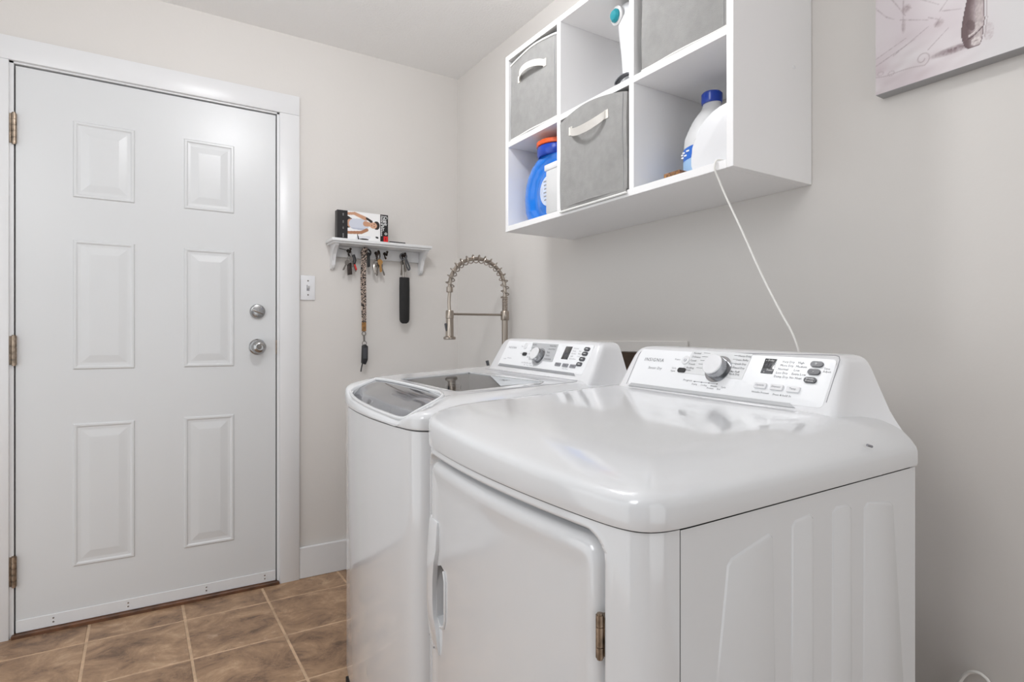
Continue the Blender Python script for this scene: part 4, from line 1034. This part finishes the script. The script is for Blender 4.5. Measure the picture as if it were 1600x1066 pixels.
obj('carton',box(NB(),-.262,-.222,-1.716,-1.664,1.4632,1.487,.0008),M['brownbox'],sb,smooth=False)
b=NB()
for i in range(4): box(b,-.2626,-.2618,-1.712+.013*i,-1.706+.013*i,1.468,1.483)
obj('carton_print',b,M['tan'],sb)['kind']='stuff'
# white cord from shelf down behind dryer
pts=[(-.235,-1.868,1.4665),(-.285,-1.864,1.4675),(-.3015,-1.8595,1.466),(-.3050,-1.857,1.455),(-.3040,-1.857,1.444),(-.296,-1.860,1.425),(-.289,-1.875,1.382),(-.281,-1.911,1.300),(-.273,-1.953,1.202),(-.266,-1.992,1.122),(-.260,-2.014,1.078),(-.256,-2.026,1.040),(-.240,-2.04,.96)]
tag(obj('hanging_cord',tube(NB(),spline(pts,6),.0022,8),M['cord']),'thin white cord hanging from cube shelf down behind dryer','cord')
pts=[(-.05,-2.205,.30),(-.022,-2.214,.368),(-.018,-2.226,.400),(-.018,-2.241,.4135),(-.018,-2.256,.413),(-.02,-2.268,.398),(-.03,-2.277,.34),(-.04,-2.28,.20),(-.05,-2.28,.006)]
tag(obj('power_cord',tube(NB(),spline(pts,6),.0035,8),M['cord']),'white power cord loop on wall right of dryer near the floor','cord')

# ---------------------------------------------------------------- canvas print
cv=thing('canvas_print','stretched canvas print of a ballet shoe sketch on right wall','picture',(0,-2.37,1.598))
CY0,CY1,CZ0,CZ1,CX=-2.67,-2.066,1.598,2.20,-.033
obj('canvas',box(NB(),CX,-.0005,CY0,CY1,CZ0,CZ1,.0015),M['canvasside'],cv)
rs=random.Random(3)
def vnoise(seed):
    g={}
    def f(x,y):
        xi,yi=math.floor(x),math.floor(y); fx,fy=x-xi,y-yi; fx=fx*fx*(3-2*fx); fy=fy*fy*(3-2*fy)
        def h(i,j):
            if (i,j) not in g: g[(i,j)]=random.Random(i*7919+j*104729+seed).random()
            return g[(i,j)]
        return (h(xi,yi)*(1-fx)+h(xi+1,yi)*fx)*(1-fy)+(h(xi,yi+1)*(1-fx)+h(xi+1,yi+1)*fx)*fy
    return f
n1,n2=vnoise(1),vnoise(2)
def mixc(a,b_,t): t=max(0,min(1,t)); return tuple(a[i]+(b_[i]-a[i])*t for i in range(3))
strokes=[((.082,.237),(.169,.197)),((.092,.30),(.090,.195)),((.203,.211),(.245,.262)),((.211,.208),(.265,.190)),((.169,.097),(.228,.144)),((.0,.315),(.036,.268)),((.036,.268),(.062,.248)),((.05,.33),(.098,.245)),((.12,.30),(.20,.235)),((.10,.275),(.118,.262)),((.17,.205),(.20,.185)),((.19,.165),(.205,.19)),((.0,.13),(.10,.165)),((.0,.105),(.13,.15)),((.06,.12),(.17,.175))]
curl=[]
for i in range(50):
    a=i/49*2.3*PI; r=.024-.017*i/49; curl.append((.151+r*math.cos(a-1.2),.072+r*math.sin(a-1.2)))
curl+=[(.158-.158*t,.048+.006*math.sin(5*t)+.022*t*t) for t in [k/39 for k in range(40)]]
curl+=[(.052+.010*math.cos(k*.7),.060+.008*math.sin(k*.7)) for k in range(10)]+[(.016+.010*math.cos(k*.7),.072+.007*math.sin(k*.7)) for k in range(10)]
def pl(T,v):
    if v<=T[0][0]: return T[0][1]
    for (a,p),(c,q) in zip(T,T[1:]):
        if v<=c: return p+(q-p)*(v-a)/(c-a)
    return T[-1][1]
LT=[(.052,.281),(.060,.274),(.085,.266),(.112,.263),(.145,.267),(.175,.272),(.211,.279),(.35,.287),(.6,.27)]
RT=[(.052,.314),(.060,.318),(.074,.322),(.100,.324),(.129,.328),(.160,.326),(.188,.326),(.25,.330),(.35,.338),(.6,.36)]
def cprint(u,v):
    # u,v in units of the canvas width from its lower left corner: a print of a sketched shoe on mottled paper
    base=mixc((222,218,219),(212,202,206),n1(u*9,v*11)); base=mixc(base,(218,217,217),sstep(.25,.42,u)*.8)
    base=mixc(base,(176,158,162),.42*n2(u*18+v*9,v*50-u*14)*sstep(.24,.05,v)*sstep(.40,.10,u))
    c=base; dk_=(88,70,73)
    for a,e in strokes:
        if min(a[0],e[0])-.01<u<max(a[0],e[0])+.01 and min(a[1],e[1])-.01<v<max(a[1],e[1])+.01:
            d=seg(u,v,a,e,.0016,.0009)
            if d<2.2: c=mixc(c,(128,110,116),.5*(1-d/2.2)*(.15+n2(u*300,v*300)))
    for ex,ey,rx,ry,k in ((.10,.268,.012,.012,.5),(.200,.172,.012,.010,.5),(.245,.255,.014,.008,.45),(.092,.21,.006,.02,.35)):
        d=ell(u,v,ex,ey,rx,ry)
        if d<2: c=mixc(c,(120,98,102),k*(1-d/2)*(.4+.6*n2(u*200,v*200)))
    if v<.11 and u<.19:
        dm=min((u-p)**2+(v-q)**2 for p,q in curl)**.5
        if dm<.0030: c=mixc(c,(150,134,138),.65*(1-dm/.0030))
    d=ell(u,v,.238,.066,.052,.011,.0)
    if d<1.7: c=mixc(c,(96,76,80),.85*max(0,1-d/1.7)*(.45+.55*n2(u*220,v*160)))
    L,R=pl(LT,v),pl(RT,v); bot=.050+.10*max(0,abs(u-.298)-.012)**1.2*8*.1
    if L<u<R and v>bot:
        t=(u-L)/(R-L)
        c=mixc((104,84,86),(202,190,190),sstep(.10,.70,t+.16*math.sin(26*v+1.6)*(1-t)))
        if v>.165: c=mixc(c,(96,76,78),.55*sstep(.165,.21,v)*sstep(.75,.2,t))
        if abs(v-(.083+.052*max(0,t-.35)**1.5))<.0022 and t>.25: c=mixc(c,dk_,.85)
        if abs(v-(.092+.056*max(0,t-.35)**1.5))<.0030 and t>.3: c=(220,210,208)
        if ell(u,v,.304,.068,.014,.013)<1: c=mixc(c,(226,218,216),.85)
        if ell(u,v,.304,.070,.006,.002)<1: c=mixc(c,(130,110,112),.7)
        if ell(u,v,.290,.125,.011,.020,.4)<1: c=mixc(c,(92,72,74),.6)
        if ell(u,v,.309,.118,.008,.013)<1: c=mixc(c,(216,206,204),.6)
        if ell(u,v,.312,.150,.010,.012)<1: c=mixc(c,(206,194,192),.55)
        if min(t,1-t)<.04 or v-bot<.0025: c=mixc(c,(84,66,68),.8)
        c=mixc(c,(78,62,64),.25*n2(u*330,v*200))
    elif v>.07 and abs(u-R-.006)<.0012: c=mixc(c,(150,134,138),.6)
    elif v>bot and ell(u,v,.338,.085,.014,.028)<1: c=mixc(c,(176,160,163),.45*n2(u*240,v*240))
    return c
CW=CY1-CY0
cprint_fn=lambda a,b_: cprint(a,b_*(CZ1-CZ0)/CW)
# lower third carries the fine drawing seen in the frame
painted('printed_sheet',(CX-.0006,CY1-.001,CZ0+.001),(0,-(CW-.002),0),(0,0,(CZ1-CZ0)-.002),400,400,cprint_fn,M['print'],cv)

# ---------------------------------------------------------------- ceiling fixture (its lamp sits in front of it)
cl=thing('ceiling_light','round white flush ceiling light fixture above the room centre','light',(-.93,-1.30,H))
obj('canopy',lathe(NB(),(-.93,-1.30,H),(0,0,-1),[(0,.07),(.012,.07),(.02,.05),(.02,0)],32),M['trim'],cl)
